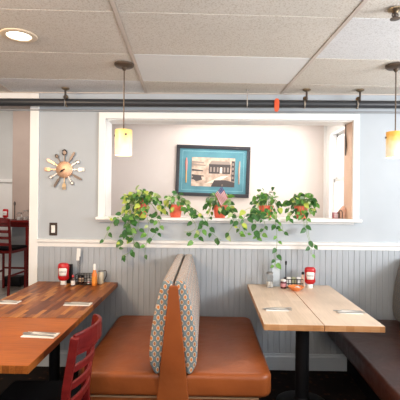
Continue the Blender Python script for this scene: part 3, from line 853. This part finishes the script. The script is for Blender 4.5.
tube(bm, [(-0.325, -0.024, -0.15), (-0.326, -0.024, 0.0)], [0.010, 0.008], 8); tube(bm, [(-0.326, -0.024, 0.0), (-0.328, -0.024, 0.10), (-0.328, -0.024, 0.155)], [0.010, 0.014, 0.006], 8, 1)
ORN = [mat('ochre_ornament', (0.55, 0.30, 0.10), 0.5), mat('salmon_ornament', (0.62, 0.22, 0.18), 0.5), mat('tan_ornament', (0.40, 0.27, 0.20), 0.5)]
build('mat_ornament', bm, ORN, pic, smooth=True)
bm = bmesh.new()
tube(bm, [(0.325, -0.024, -0.15), (0.322, -0.024, 0.02), (0.326, -0.024, 0.13)], [0.008, 0.012, 0.007], 8, 2)
build('mat_ornament', bm, ORN, pic, smooth=True)

# ------------------------------------------------------------ plants
def leaf(bm, pos, direction, normal, size, mi):
    d = Vector(direction).normalized(); n = Vector(normal)
    n = (n - d * n.dot(d))
    if n.length < 1e-3: n = frame_at(d)[0]
    n.normalize(); sd = d.cross(n)
    prof = [(0.0, 0.0, 0.0), (0.10, 0.22, 0.03), (0.30, 0.345, 0.05), (0.55, 0.30, 0.05), (0.80, 0.15, 0.02), (1.0, 0.0, -0.07)]
    c = [bm.verts.new(pos + d * size * a - n * size * (0.10 * a * a)) for a, b, h in prof]
    L = [None] * 6; Rr = [None] * 6
    for i in range(1, 5):
        a, b, h = prof[i]
        L[i] = bm.verts.new(pos + d * size * (a - (0.08 if i == 1 else 0)) + sd * size * b + n * size * (h * 1.8 - 0.10 * a * a))
        Rr[i] = bm.verts.new(pos + d * size * (a - (0.08 if i == 1 else 0)) - sd * size * b + n * size * (h * 1.8 - 0.10 * a * a))
    for S in (L, Rr):
        fs = [[c[0], S[1], c[1]]]
        for i in range(1, 4): fs.append([c[i], S[i], S[i + 1], c[i + 1]])
        fs.append([c[4], S[4], c[5]])
        for q in fs:
            f = bm.faces.new(q if S is Rr else q[::-1]); f.material_index = mi; f.smooth = True

def smooth_path(pts, n=5):
    out = []
    P = [pts[0]] + pts + [pts[-1]]
    for i in range(1, len(P) - 2):
        for k in range(n):
            t_ = k / n
            a, b, c, d = P[i - 1], P[i], P[i + 1], P[i + 2]
            out.append(0.5 * ((2 * b) + (c - a) * t_ + (2 * a - 5 * b + 4 * c - d) * t_ ** 2 + (3 * b - a - 3 * c + d) * t_ ** 3))
    out.append(pts[-1]); return out

def pick(w):
    r_ = random.random(); s_ = 0
    for i, q in enumerate(w):
        s_ += q
        if r_ < s_: return i
    return len(w) - 1

def plant(label, px, w_px, h_px, n_stems, pot_w, vines, weights, singles=(), flower=None, pot_h=0.115, dx=0, drape=11):
    base = Vector((at(px, 210, WY + 0.03).x, WY + 0.035, OZ0 + 0.0262))
    r = empty('potted_pothos', base); tag(r, label, 'plant', 'potted plants along the sill')
    bm = bmesh.new(); rr = pot_w / 2
    lathe(bm, [(rr * 0.68, 0.0), (rr * 0.93, pot_h * 0.80), (rr * 1.04, pot_h * 0.81), (rr * 1.06, pot_h), (rr * 0.98, pot_h), (rr * 0.90, pot_h * 0.86)], seg=28)
    build('pot', bm, M['terracotta'], r, smooth=True)
    bm = bmesh.new(); lathe(bm, [(rr * 0.90, pot_h * 0.84), (rr * 0.90, pot_h * 0.90)], seg=20); build('soil', bm, M['soil'], r)
    bm = bmesh.new()
    W = w_px / 111 / 2; H = h_px / 111
    for i in range(n_stems):
        a = random.uniform(0, 2 * math.pi)
        q = random.random() ** 0.6
        rad = q * W
        tip = Vector((math.cos(a) * rad + dx, math.sin(a) * min(rad, 0.10) - 0.02, pot_h + (H - pot_h) * (1 - 0.75 * q * q) * random.uniform(0.35, 1.05)))
        if q > 0.75 and random.random() < 0.5: tip.z *= random.uniform(0.3, 0.8)
        tip.z = max(tip.z, 0.03)
        st_ = Vector((math.cos(a) * rr * 0.5, math.sin(a) * rr * 0.5, pot_h * 0.9))
        midp = (st_ + tip) / 2 + Vector((0, 0, 0.035 + 0.02 * random.random()))
        pth = smooth_path([st_, midp, tip], 3)
        tube(bm, pth, 0.0016, 4, 4, cap=False)
        d = (tip - midp); d.z -= 0.05 * random.random(); d.y -= 0.03
        nrm = Vector((random.uniform(-.6, .6), random.uniform(-1.3, -0.2), random.uniform(.2, 1.0)))
        leaf(bm, tip, d + Vector((random.uniform(-.06, .06), 0, random.uniform(-.06, .04))), nrm, random.uniform(0.036, 0.070), pick(weights))
    for i in range(drape):
        a = random.uniform(-math.pi * 0.95, -math.pi * 0.05)
        z_ = random.uniform(0.035, pot_h + 0.03)
        q_ = Vector((math.cos(a) * (rr + 0.012), math.sin(a) * (rr + 0.014), z_ + 0.02))
        leaf(bm, q_, (math.cos(a) * 0.3, -0.25, -0.8 + random.uniform(-.2, .5)), (math.cos(a), math.sin(a), 0.3), random.uniform(0.034, 0.056), pick(weights))
    if flower:
        for (fx, fz) in flower:
            for k in range(6):
                a = k * math.pi / 3
                leaf(bm, Vector((fx, -0.075, fz)), (math.cos(a), -0.2, math.sin(a)), (0, -1, 0.2), 0.036, 5)
    build('foliage', bm, LEAVES, r)
    for v in vines:
        bm = bmesh.new()
        pts = [Vector((math.copysign(rr * 0.3, 0.01), -rr * 0.4, pot_h * 0.92))]
        wp = [at(x_, y_, WY - 0.105) - base for x_, y_ in v[0]]
        first = wp[0].copy(); first.z = max(first.z, 0.0) + 0.035; first.y = -0.085
        pts[0].x = max(-rr * .6, min(rr * .6, first.x))
        lead = Vector(((pts[0].x + first.x) / 2, -0.075, max(pot_h * 1.05, first.z)))
        path = smooth_path([pts[0], lead, first] + wp, 5)
        tube(bm, path, 0.0019, 5, 4, cap=False)
        n = v[1]; size = v[2]
        idx = [int(len(path) * (0.30 + 0.70 * (k + 0.6) / n)) for k in range(n)]
        for j, ii in enumerate(idx):
            ii = min(ii, len(path) - 1)
            p_ = path[ii]
            sgn = 1 if j % 2 else -1
            d = Vector((sgn * random.uniform(.2, 1.0), random.uniform(-.5, -.1), random.uniform(-1.1, -0.1)))
            nrm = Vector((random.uniform(-.5, .5), -1.0, random.uniform(0.0, .6)))
            st_ = p_ + d.normalized() * 0.018
            tube(bm, [p_, st_], 0.0012, 4, 4, cap=False)
            leaf(bm, st_, d, nrm, size * random.uniform(0.75, 1.4), pick(v[3] if len(v) > 3 else weights))
        build('vine', bm, LEAVES, r)
    return r
dkw = (0.74, 0.20, 0.03, 0.03, 0); mix_ = (0.44, 0.34, 0.12, 0.10, 0); ylw = (0.32, 0.26, 0.32, 0.10, 0); grn = (0.46, 0.38, 0.08, 0.08, 0)
P1 = plant('leftmost and fullest trailing plant on the sill, yellow-green with a coral bloom', 142, 46, 28, 130, 0.11,
    [([(133, 216), (128, 222), (126, 232), (124, 239)], 13, 0.062, dkw),
     ([(122, 216), (113, 220), (109, 229), (104, 240)], 7, 0.050, dkw),
     ([(130, 217), (131, 230), (134, 244), (130, 252), (122, 256)], 10, 0.052, dkw),
     ([(147, 217), (149, 226), (147, 238), (145, 253)], 10, 0.048, grn),
     ([(156, 216), (160, 224), (158, 230), (152, 238)], 7, 0.052, dkw),
     ([(128, 217), (116, 217), (108, 217)], 4, 0.036, mix_),
     ([(139, 217), (138, 228), (133, 238)], 5, 0.050, dkw),
     ([(128, 230), (120, 244), (117, 248)], 4, 0.046, grn)], ylw, flower=[(0.030, 0.135)], drape=24)
P2 = plant('trailing plant in a red pot second from the left on the sill', 175.5, 30, 26, 26, 0.135,
    [([(186, 205), (193, 208), (199, 213), (203, 222), (200, 232), (194, 240)], 13, 0.048, mix_),
     ([(190, 206), (200, 214), (208, 224), (212, 233), (221, 240)], 9, 0.046, dkw),
     ([(188, 212), (196, 226), (192, 231), (184, 232)], 6, 0.050, dkw)], mix_)
P3 = plant('potted trailing plant directly below the framed picture, holding the small flag', 220, 30, 27, 44, 0.135,
    [([(230, 214), (234, 222), (229, 231), (226, 234)], 6, 0.044, dkw),
     ([(232, 210), (238, 218), (243, 228), (246, 234)], 8, 0.046, grn),
     ([(210, 214), (208, 219), (207, 224)], 3, 0.04, grn)], mix_)
P4 = plant('trailing plant in a red pot on the sill, longest vine reaching towards the table', 266, 30, 30, 50, 0.135,
    [([(257, 214), (249, 214), (241, 222), (239, 234)], 10, 0.050, dkw),
     ([(258, 215), (255, 224), (254, 230)], 4, 0.064, dkw),
     ([(262, 216), (265, 226), (260, 234), (255, 237)], 8, 0.042, mix_),
     ([(274, 214), (276, 226), (277, 240), (276, 256), (275, 264)], 13, 0.050, grn),
     ([(272, 216), (281, 224), (283, 232)], 6, 0.040, mix_),
     ([(258, 210), (250, 208), (244, 211)], 3, 0.060, (0.1, 0.3, 0.6, 0, 0))], grn)
P5 = plant('rightmost potted plant on the sill, round green mound above the maple table', 301.5, 30, 26, 80, 0.12,
    [([(303, 216), (304, 222), (304, 228)], 2, 0.060, dkw),
     ([(306, 217), (307, 234), (311, 246), (311, 254)], 6, 0.050, grn),
     ([(307, 220), (310, 240), (318, 246)], 2, 0.040, dkw),
     ([(292, 215), (289, 214), (288, 218)], 4, 0.046, dkw)], (0.50, 0.30, 0.08, 0.12, 0), drape=16)

# small flag stuck in the third plant
p = at(221.5, 186.5, WY - 0.125)
flag = empty('small_flag', p); tag(flag, 'small American flag on a stick in the plant below the picture', 'flag')
bm = bmesh.new(); tube(bm, [(0.004, 0.004, 0.012), (0.002, 0.11, -0.135)], 0.0018, 6); tube(bm, [(0.004, 0.004, 0.012), (0.004, 0.004, 0.018)], 0.0035, 8)
build('stick', bm, M['brass'], flag)
bm = bmesh.new()
U, V = 26, 13      # along the flag's length / its 13 stripes
L_, Wd = 0.150, 0.088
def fp(u, v):
    a, b = u / U, v / V
    x = 0.056 * a - 0.060 * b
    z = -0.096 * a - 0.070 * b + 0.006 * math.sin(a * 5)
    y = 0.007 * math.sin(b * 6 + a * 4)
    return Vector((x, y - 0.008, z))
G = [[bm.verts.new(fp(u, v)) for v in range(V + 1)] for u in range(U + 1)]
for u in range(U):
    for v in range(V):
        mi = 2 if (u < 10 and v < 7) else (0 if v % 2 == 0 else 1)
        if mi == 2 and (u % 3 == 1) and (v % 2 == 1): mi = 1
        f = bm.faces.new([G[u][v], G[u][v + 1], G[u + 1][v + 1], G[u + 1][v]]); f.material_index = mi; f.smooth = True
fo = build('cloth', bm, [mat('flag_red', (0.42, 0.006, 0.012), 0.7), mat('flag_white', (0.55, 0.54, 0.55), 0.7), mat('flag_blue', (0.018, 0.03, 0.14), 0.7)], flag)
sol = fo.modifiers.new('solid', 'SOLIDIFY'); sol.thickness = 0.0008

# small things at the right end of the sill / in the alcove
p = at(336, 218.5, WY + 0.16)
r = empty('napkin_holder', (p.x, WY + 0.16, OZ0 + 0.0262)); tag(r, 'small dark red box frame standing on the sill by the window', 'holder')
bm = bmesh.new(); box(bm, -0.030, -0.022, -0.02, 0.02, 0, 0.055); box(bm, 0.022, 0.030, -0.02, 0.02, 0, 0.055); box(bm, -0.022, 0.022, -0.02, 0.02, 0.045, 0.055); box(bm, -0.022, 0.022, -0.02, 0.02, 0.0, 0.006)
build('frame', bm, mat('dark_red_lacquer', (0.30, 0.045, 0.045), 0.4), r)
bm = bmesh.new(); box(bm, -0.020, 0.020, -0.012, 0.014, 0.007, 0.040); build('packets', bm, mat('pale_pink_paper', (0.65, 0.48, 0.46), 0.7), r)
al = empty('wicker_ornament', (at(342.5, 210, WY + 0.14).x, WY + 0.14, OZ0 + 0.0262)); tag(al, 'small peach wicker ornament with a dark arched loop on the sill, against the right jamb', 'ornament')
lw = noisy('peach_wicker', (0.62, 0.36, 0.26), (0.78, 0.52, 0.40), 60, 0.7)
bm = bmesh.new(); prism(bm, [(-0.034, 0.0), (0.026, 0.0), (0.026, 0.115), (0.018, 0.120), (-0.020, 0.085), (-0.036, 0.060)], 0.0, 0.05)
build('wicker_body', bm, lw, al, bevel=0.006)
bm = bmesh.new()
pts = [(-0.018 + math.cos(a) * 0.016, -0.004, 0.045 + 0.030 * math.sin(a)) for a in [math.pi * k / 12 for k in range(13)]]
tube(bm, [(-0.002, -0.004, 0.0)] + pts + [(-0.034, -0.004, 0.0)], 0.004, 8)
build('arched_loop', bm, M['steel_dark'], al, smooth=True)
p = at(342, 120, WY + 0.13)
bm = bmesh.new()
tube(bm, [(0, 0, 0), (0.0, 0.0, -0.10), (0.003, 0, -0.20), (0.0, 0, -0.29)], [0.004, 0.008, 0.010, 0.006], 8)
tag(build('hanging_strap', bm, M['steel_dark'], loc=(OX1 - 0.018, WY + 0.15, OZ1 - 0.007), smooth=True), 'narrow dark strap hanging at the right side of the opening', 'strap')

# ------------------------------------------------------------ things on the tables
TZ = 0.7652
def ketchup(x, y, label, rz=0.0, z=TZ, s_=1.0):
    r = empty('ketchup_bottle', (x, y, z), rz); tag(r, label, 'bottle', 'red squeeze bottles'); r.scale = (s_,) * 3
    bm = bmesh.new(); lathe(bm, [(0.026, 0), (0.027, 0.003), (0.025, 0.030), (0.020, 0.034)], seg=24, sx=1.0, sy=0.7); build('cap', bm, M['white'], r, smooth=True)
    bm = bmesh.new()
    lathe(bm, [(0.022, 0.032), (0.038, 0.040), (0.0485, 0.058), (0.046, 0.075), (0.0445, 0.115), (0.048, 0.140), (0.050, 0.156), (0.044, 0.178), (0.030, 0.186), (0.004, 0.187)], seg=36, sx=1.0, sy=0.62)
    build('bottle_body', bm, M['red_plastic'], r, smooth=True)
    # keystone label wrapped a little round the front
    bm = bmesh.new()
    def arc(x_): return -math.sqrt(max(0, 1 - (x_ / 0.050) ** 2)) * 0.032 - 0.0008
    prof = [(0.078, 0.030), (0.100, 0.033), (0.136, 0.036), (0.146, 0.028)]
    prev = None
    for z_, w_ in prof:
        row = [bm.verts.new((w_ * (-1 + k / 4), arc(w_ * (-1 + k / 4)) + (0.0 if z_ < .14 else -0.0008), z_)) for k in range(9)]
        if prev:
            for k in range(8): bm.faces.new([prev[k], prev[k + 1], row[k + 1], row[k]])
        prev = row
    lb = build('label', bm, M['white'], r, smooth=True)
    sol = lb.modifiers.new('solid', 'SOLIDIFY'); sol.thickness = 0.0012; sol.offset = 0
    fc = bpy.data.curves.new('lettering', 'FONT'); fc.body = 'HEINZ'; fc.size = 0.020; fc.align_x = 'CENTER'; fc.extrude = 0.0004
    tmp = bpy.data.objects.new('lettering_tmp', fc); COL.objects.link(tmp)
    dg = bpy.context.evaluated_depsgraph_get()
    me = bpy.data.meshes.new_from_object(tmp.evaluated_get(dg)); bpy.data.objects.remove(tmp)
    for v in me.vertices:
        x_, y_, z_ = v.co
        v.co = (x_, arc(x_) - 0.0012 - z_, 0.106 + y_)
    new_obj('lettering', me, mat('dark_ink', (0.06, 0.05, 0.06), 0.6), lb)
    return r
ketchup(at(63.5, 280, 3.50).x, 3.50, 'red squeeze bottle with white cap down, on the butcher block table', R(4))
ketchup(at(310, 281, 3.50).x, 3.50, 'red squeeze bottle with white cap down, on the maple table', R(-8), s_=0.95)

def jar(name, x, y, r_, h, body, lid, label, lidh=0.012, fill=None, lab=None, cat='jar', neck=None, lidr=None, z=TZ):
    o = empty(name, (x, y, z)); tag(o, label, cat)
    bm = bmesh.new()
    prof = [(r_ * 0.92, 0), (r_, 0.004), (r_, h * 0.85), (r_ * 0.85, h)] if neck is None else \
           [(r_ * 0.92, 0), (r_, 0.004), (r_, h * neck[0]), (neck[1], h * (neck[0] + neck[2])), (neck[1], h)]
    lathe(bm, prof, seg=20); build('body', bm, body, o, smooth=True)
    bm = bmesh.new(); lr = lidr or (neck[1] * 1.15 if neck else r_ * 0.95)
    lathe(bm, [(lr, h + 0.0002), (lr, h + lidh * 0.8), (lr * 0.7, h + lidh)], seg=16); build('lid', bm, lid, o, smooth=True)
    if fill:
        bm = bmesh.new(); lathe(bm, [(r_ * 0.86, 0.005), (r_ * 0.86, h * fill[0])], seg=16); build('contents', bm, fill[1], o, smooth=True)
    if lab:
        bm = bmesh.new(); lathe(bm, [(r_ * 1.015, h * lab[0]), (r_ * 1.015, h * lab[1])], seg=20, closed=False); build('label', bm, lab[2], o, smooth=True)
    return o
def wire_caddy(x, y, w, d, h, label, tall, tip):
    o = empty('condiment_caddy', (x, y, TZ)); tag(o, label, 'caddy')
    bm = bmesh.new(); rw = 0.0033
    for z_ in (0.005, h * 0.5, h):
        pts = [(-w / 2, -d / 2, z_), (w / 2, -d / 2, z_), (w / 2, d / 2, z_), (-w / 2, d / 2, z_), (-w / 2, -d / 2, z_)]
        for a, b in zip(pts, pts[1:]): tube(bm, [a, b], rw, 6)
    n = 7
    for k in range(n):
        X = -w / 2 + w * k / (n - 1)
        for Y in (-d / 2, d / 2): tube(bm, [(X, Y, 0.005), (X, Y, h)], rw * 0.8, 5)
    for k in range(4): tube(bm, [(-w / 2 + w * k / 3, -d / 2, 0.005), (-w / 2 + w * k / 3, d / 2, 0.005)], rw * .8, 5)
    build('wire_basket', bm, M['black'], o)
    bm = bmesh.new(); tube(bm, [(tall[0], d / 2 + .0, 0.003), (tall[0], d / 2, tall[1])], 0.0036, 8)
    if tip: lathe(bm, [(0.006, tall[1] - 0.02), (0.009, tall[1]), (0.007, tall[1] + 0.012), (0.002, tall[1] + 0.016)], (tall[0], d / 2, 0), seg=12)
    build('handle', bm, M['black'], o, smooth=True)
    return o
# butcher block table group (back row near the wall)
yy = 3.50
jar('small_sauce_bottle', at(73, 280, 3.45).x, 3.45, 0.017, 0.075, M['glass_dark'] if 'glass_dark' in M else mat('dark_brown_glass', (0.07, 0.02, 0.01), 0.15, coat=0.4),
    M['red_plastic'], 'small dark sauce bottle with white label and red cap beside the ketchup', 0.018, lab=(0.12, 0.62, M['paper']), cat='bottle', neck=(0.62, 0.009, 0.15))
bm = bmesh.new(); box(bm, -0.022, 0.022, -0.02, 0.02, 0.0, 0.165)
tag(build('menu_holder', bm, M['black'], loc=(at(69.5, 280, 3.56).x, 3.565, TZ), bevel=0.004), 'upright black box standing behind the ketchup on the butcher block table', 'holder')
cx = at(83, 285, 3.50).x
wire_caddy(cx + 0.015, 3.52, 0.150, 0.075, 0.088, 'black wire condiment caddy on the butcher block table', (-0.062, 0.235), False)
o = empty('table_card', (at(77.3, 255, 3.57).x, 3.597, 0.9502)); tag(o, 'small white card clipped above the black caddy on the left', 'card')
o.location.z = TZ
bm = bmesh.new(); tube(bm, [(0, 0, 0.0), (0, 0, 0.215)], 0.003, 8); lathe(bm, [(0.020, 0.0), (0.020, 0.004), (0.004, 0.006)], seg=16); build('stand', bm, M['steel_dark'], o)
bm = bmesh.new(); prism(bm, [(-0.016, 0.195), (0.018, 0.195), (0.022, 0.300), (-0.010, 0.305)], -0.0055, -0.0035); build('card', bm, M['paper'], o)
jar('preserve_jar', cx - 0.022, 3.515, 0.026, 0.060, mat('dark_jam', (0.05, 0.012, 0.01), 0.2, coat=0.5), M['black'], 'dark jar with cream label in the left black caddy', 0.012, lab=(0.30, 0.85, mat('tan_label', (0.62, 0.42, 0.28), 0.6)), z=TZ + 0.008)
jar('cream_cup', cx + 0.048, 3.515, 0.020, 0.036, M['paper'], M['paper'], 'little white cup at the right of the left black caddy', 0.004, cat='cup', lab=(0.3, 0.5, M['red_plastic']), z=TZ + 0.008)
jar('hot_sauce_bottle', at(94.5, 280, 3.47).x, 3.47, 0.023, 0.135, mat('orange_sauce', (0.78, 0.22, 0.03), 0.3, coat=0.3), M['white'], 'orange hot sauce bottle with pale cap on the butcher block table', 0.050,
    lab=(0.15, 0.60, mat('orange_yellow_label', (0.80, 0.30, 0.05), 0.5)), cat='bottle', neck=(0.72, 0.012, 0.2), lidr=0.0125)
o = jar('creamer_pitcher', at(100.5, 280, 3.55).x, 3.555, 0.026, 0.105, mat('cream_liquid', (0.78, 0.72, 0.55), 0.35), M['chrome'], 'cream-coloured pourer with steel lid at the end of the left condiments', 0.012, cat='pitcher')
bm = bmesh.new(); tube(bm, smooth_path([Vector((0.020, 0, 0.108)), Vector((0.045, 0, 0.115)), Vector((0.052, 0, 0.07)), Vector((0.026, 0, 0.02))], 5), 0.0035, 6); build('handle', bm, M['steel_dark'], o, smooth=True)

# maple table group
jar('sugar_shaker', at(269.7, 284, 3.50).x, 3.50, 0.029, 0.112, M['glass'], M['chrome'], 'glass sugar shaker with steel lid at the left end of the maple table condiments', 0.020, fill=(0.42, M['paper']), cat='shaker')
o = empty('card_holder', (at(276.5, 284, 3.52).x, 3.55, TZ)); tag(o, 'tall pale frosted acrylic card holder between shaker and caddy', 'holder')
bm = bmesh.new(); box(bm, -0.033, 0.033, -0.018, 0.018, 0.0, 0.006); build('foot', bm, M['acrylic'], o)
bm = bmesh.new(); box(bm, -0.032, 0.032, -0.004, 0.004, 0.0062, 0.225); build('upright_sheet', bm, M['acrylic'], o, bevel=0.001)
cx = at(294, 285, 3.50).x
wire_caddy(cx, 3.52, 0.150, 0.070, 0.072, 'black wire caddy behind the orange bowl on the maple table', (-0.060, 0.205), True)
jamr = mat('dark_red_jam', (0.10, 0.012, 0.025), 0.2, coat=0.5)
jar('jam_jar', at(283.5, 284, 3.46).x, 3.462, 0.025, 0.062, jamr, M['paper'], 'dark red jam jar with pale lid standing left of the caddy', 0.014, lab=(0.25, 0.7, mat('pink_label', (0.55, 0.25, 0.28), 0.6)))
for k, (dx, mt, lb) in enumerate(((-0.042, M['paper'], 'white'), (0.0, mat('olive_packet', (0.36, 0.36, 0.22), 0.6), 'olive'), (0.042, M['paper'], 'white'))):
    bm = bmesh.new()
    for q in range(5): box(bm, -0.016, 0.016, -0.020 + q * 0.008, -0.014 + q * 0.008, 0.0, 0.070 + 0.006 * (q % 2))
    tag(build('sweetener_packets', bm, mt, loc=(cx + dx, 3.52, TZ + 0.008)), ['white sweetener packets at the left side of the maple table caddy', 'olive sweetener packets in the middle of the maple table caddy', 'white sweetener packets at the right side of the maple table caddy'][k], 'packets', kind=None)
jar('pepper_sauce_bottle', at(303.2, 284, 3.50).x, 3.515, 0.019, 0.110, mat('peach_sauce', (0.74, 0.52, 0.40), 0.3, coat=0.3), M['black'], 'peach-coloured sauce bottle with black cap between caddy and ketchup', 0.022, cat='bottle', neck=(0.6, 0.010, 0.2), lidr=0.013)
p = at(296.5, 289, 3.36)
bm = bmesh.new(); lathe(bm, [(0.030, 0.0), (0.034, 0.004), (0.058, 0.020), (0.068, 0.034), (0.066, 0.036), (0.055, 0.022), (0.030, 0.008), (0.001, 0.007)], seg=36)
bw = empty('condiment_bowl', (p.x, 3.38, TZ)); tag(bw, 'shallow orange glazed bowl at the back of the maple table', 'bowl')
build('bowl', bm, M['orange_glaze'], bw, smooth=True)
bm = bmesh.new()
for k in range(6):
    Mx = Matrix.Translation((random.uniform(-.03, .03), random.uniform(-.02, .02), 0.020 + k * 0.0025)) @ Matrix.Rotation(random.uniform(0, 3), 4, 'Z') @ Matrix.Rotation(R(random.uniform(-6, 6)), 4, 'X')
    box(bm, -0.013, 0.013, -0.009, 0.009, 0, 0.002, 0, Mx)
tag(build('butter_pats', bm, M['paper'], loc=(p.x, 3.38, TZ)), 'small white packets lying in the orange bowl', 'packets')

# side room table top
p = at(5.5, 222, 6.95)
ketchup(p.x, 6.95, 'small red squeeze bottle on the bar-height table beyond the doorway', 0, 1.1352)
jar('glass_jar', at(19.5, 220, 6.92).x, 6.92, 0.045, 0.11, M['glass'], M['chrome'], 'clear glass shaker on the bar-height table beyond the doorway', 0.02, fill=(0.5, M['paper']), z=1.1352)
jar('glass_tumbler', at(26, 220, 6.95).x, 6.95, 0.045, 0.15, M['glass'], M['chrome'], 'taller glass shaker at the right end of the bar-height table', 0.02, fill=(0.35, M['paper']), z=1.1352)
bm = bmesh.new(); tube(bm, [(0, 0, 0), (0, 0, 0.25)], 0.01, 8); lathe(bm, [(0.05, 0), (0.05, 0.01), (0.01, 0.014)], seg=16)
lathe(bm, [(0.016, 0.25), (0.02, 0.29), (0.004, 0.32)], seg=10)
tag(build('card_stand', bm, M['steel_dark'], loc=(at(14.5, 222, 7.0).x, 7.0, 1.1352), smooth=True), 'slim dark upright stand on the bar-height table beyond the doorway', 'stand')

# cutlery on napkins
def napkin(x, y, w, d, rz, label):
    bm = bmesh.new(); rbox(bm, -w / 2, w / 2, -d / 2, d / 2, 0, 0.003, 0.003, 0.0, 2)
    box(bm, -w / 2 + 0.002, w / 2 - 0.002, -d / 2 + 0.004, d / 2 - 0.01, 0.003, 0.0045)
    tag(build('paper_napkin', bm, M['paper'], loc=(x, y, TZ), rotz=rz), label, 'napkin', 'paper napkins laid on the tables')
def utensil(kind, x, y, rz, L, label, z=TZ + 0.0048):
    bm = bmesh.new()
    def bar(pts, ws, th=0.0016):
        top = []
        for (xx, zz), w_ in zip(pts, ws):
            top.append([bm.verts.new((xx, -w_, zz)), bm.verts.new((xx, w_, zz)), bm.verts.new((xx, w_, zz + th)), bm.verts.new((xx, -w_, zz + th))])
        for a, b in zip(top, top[1:]):
            for k in range(4): bm.faces.new([a[k], a[(k + 1) % 4], b[(k + 1) % 4], b[k]])
        bm.faces.new(top[0][::-1]); bm.faces.new(top[-1])
    if kind == 'fork':
        bar([(L / 2, 0.001), (L * 0.38, 0.003), (0.0, 0.008), (-L * 0.18, 0.009), (-L * .27, 0.002), (-L * .33, 0.001)], [0.007, 0.008, 0.004, 0.003, 0.010, 0.011])
        for k in range(4):
            yy = -0.0095 + k * 0.0063
            v0 = len(bm.verts)
            box(bm, -L / 2, -L * .32, yy - 0.0016, yy + 0.0016, 0.002, 0.0038)
    elif kind == 'knife':
        bar([(L / 2, 0.001), (L * .4, 0.001), (0.01, 0.002), (-0.01, 0.001), (-L * .4, 0.001), (-L / 2, 0.001)], [0.008, 0.009, 0.006, 0.008, 0.009, 0.002], 0.0022)
    else:
        bar([(L / 2, 0.001), (L * .35, 0.003), (0, 0.007), (-L * .2, 0.006), (-L * .28, 0.001), (-L * .4, 0.0), (-L * .48, 0.002), (-L / 2, 0.003)], [0.007, 0.008, 0.004, 0.004, 0.013, 0.017, 0.011, 0.004])
    tag(build(kind, bm, M['chrome'], loc=(x, y, z), rotz=rz, bevel=0.0004), label, kind, 'steel cutlery laid on the tables')
for nx, ny, w_, d_, rz, L, where in ((-0.895, 2.845, 0.185, 0.085, R(0), 0.175, 'at the right side of the butcher block table'),
                                     (-1.40, 2.87, 0.150, 0.085, R(0), 0.150, 'at the left side of the butcher block table'),
                                     (-0.892, 2.19, 0.185, 0.085, R(-4), 0.180, 'on the near orange-brown table')):
    napkin(nx, ny, w_, d_, rz, 'white paper napkin ' + where)
    utensil('fork', nx - 0.012, ny + 0.014, rz + R(3), L, 'steel fork lying on the napkin ' + where)
    utensil('knife', nx - 0.006, ny - 0.016, rz - R(4), L, 'steel knife lying on the napkin ' + where)
napkin(0.490, 2.775, 0.155, 0.075, R(0), 'white paper napkin at the left side of the maple table')
utensil('fork', 0.502, 2.79, R(186), 0.19, 'steel fork at the left side of the maple table')
utensil('knife', 0.490, 2.76, R(-6), 0.20, 'steel knife at the left side of the maple table')
napkin(0.972, 2.735, 0.160, 0.075, R(-3), 'white paper napkin at the right side of the maple table')
utensil('fork', 0.967, 2.745, R(-4), 0.20, 'steel fork at the right side of the maple table')
utensil('knife', 0.972, 2.71, R(2), 0.20, 'steel knife at the right side of the maple table')
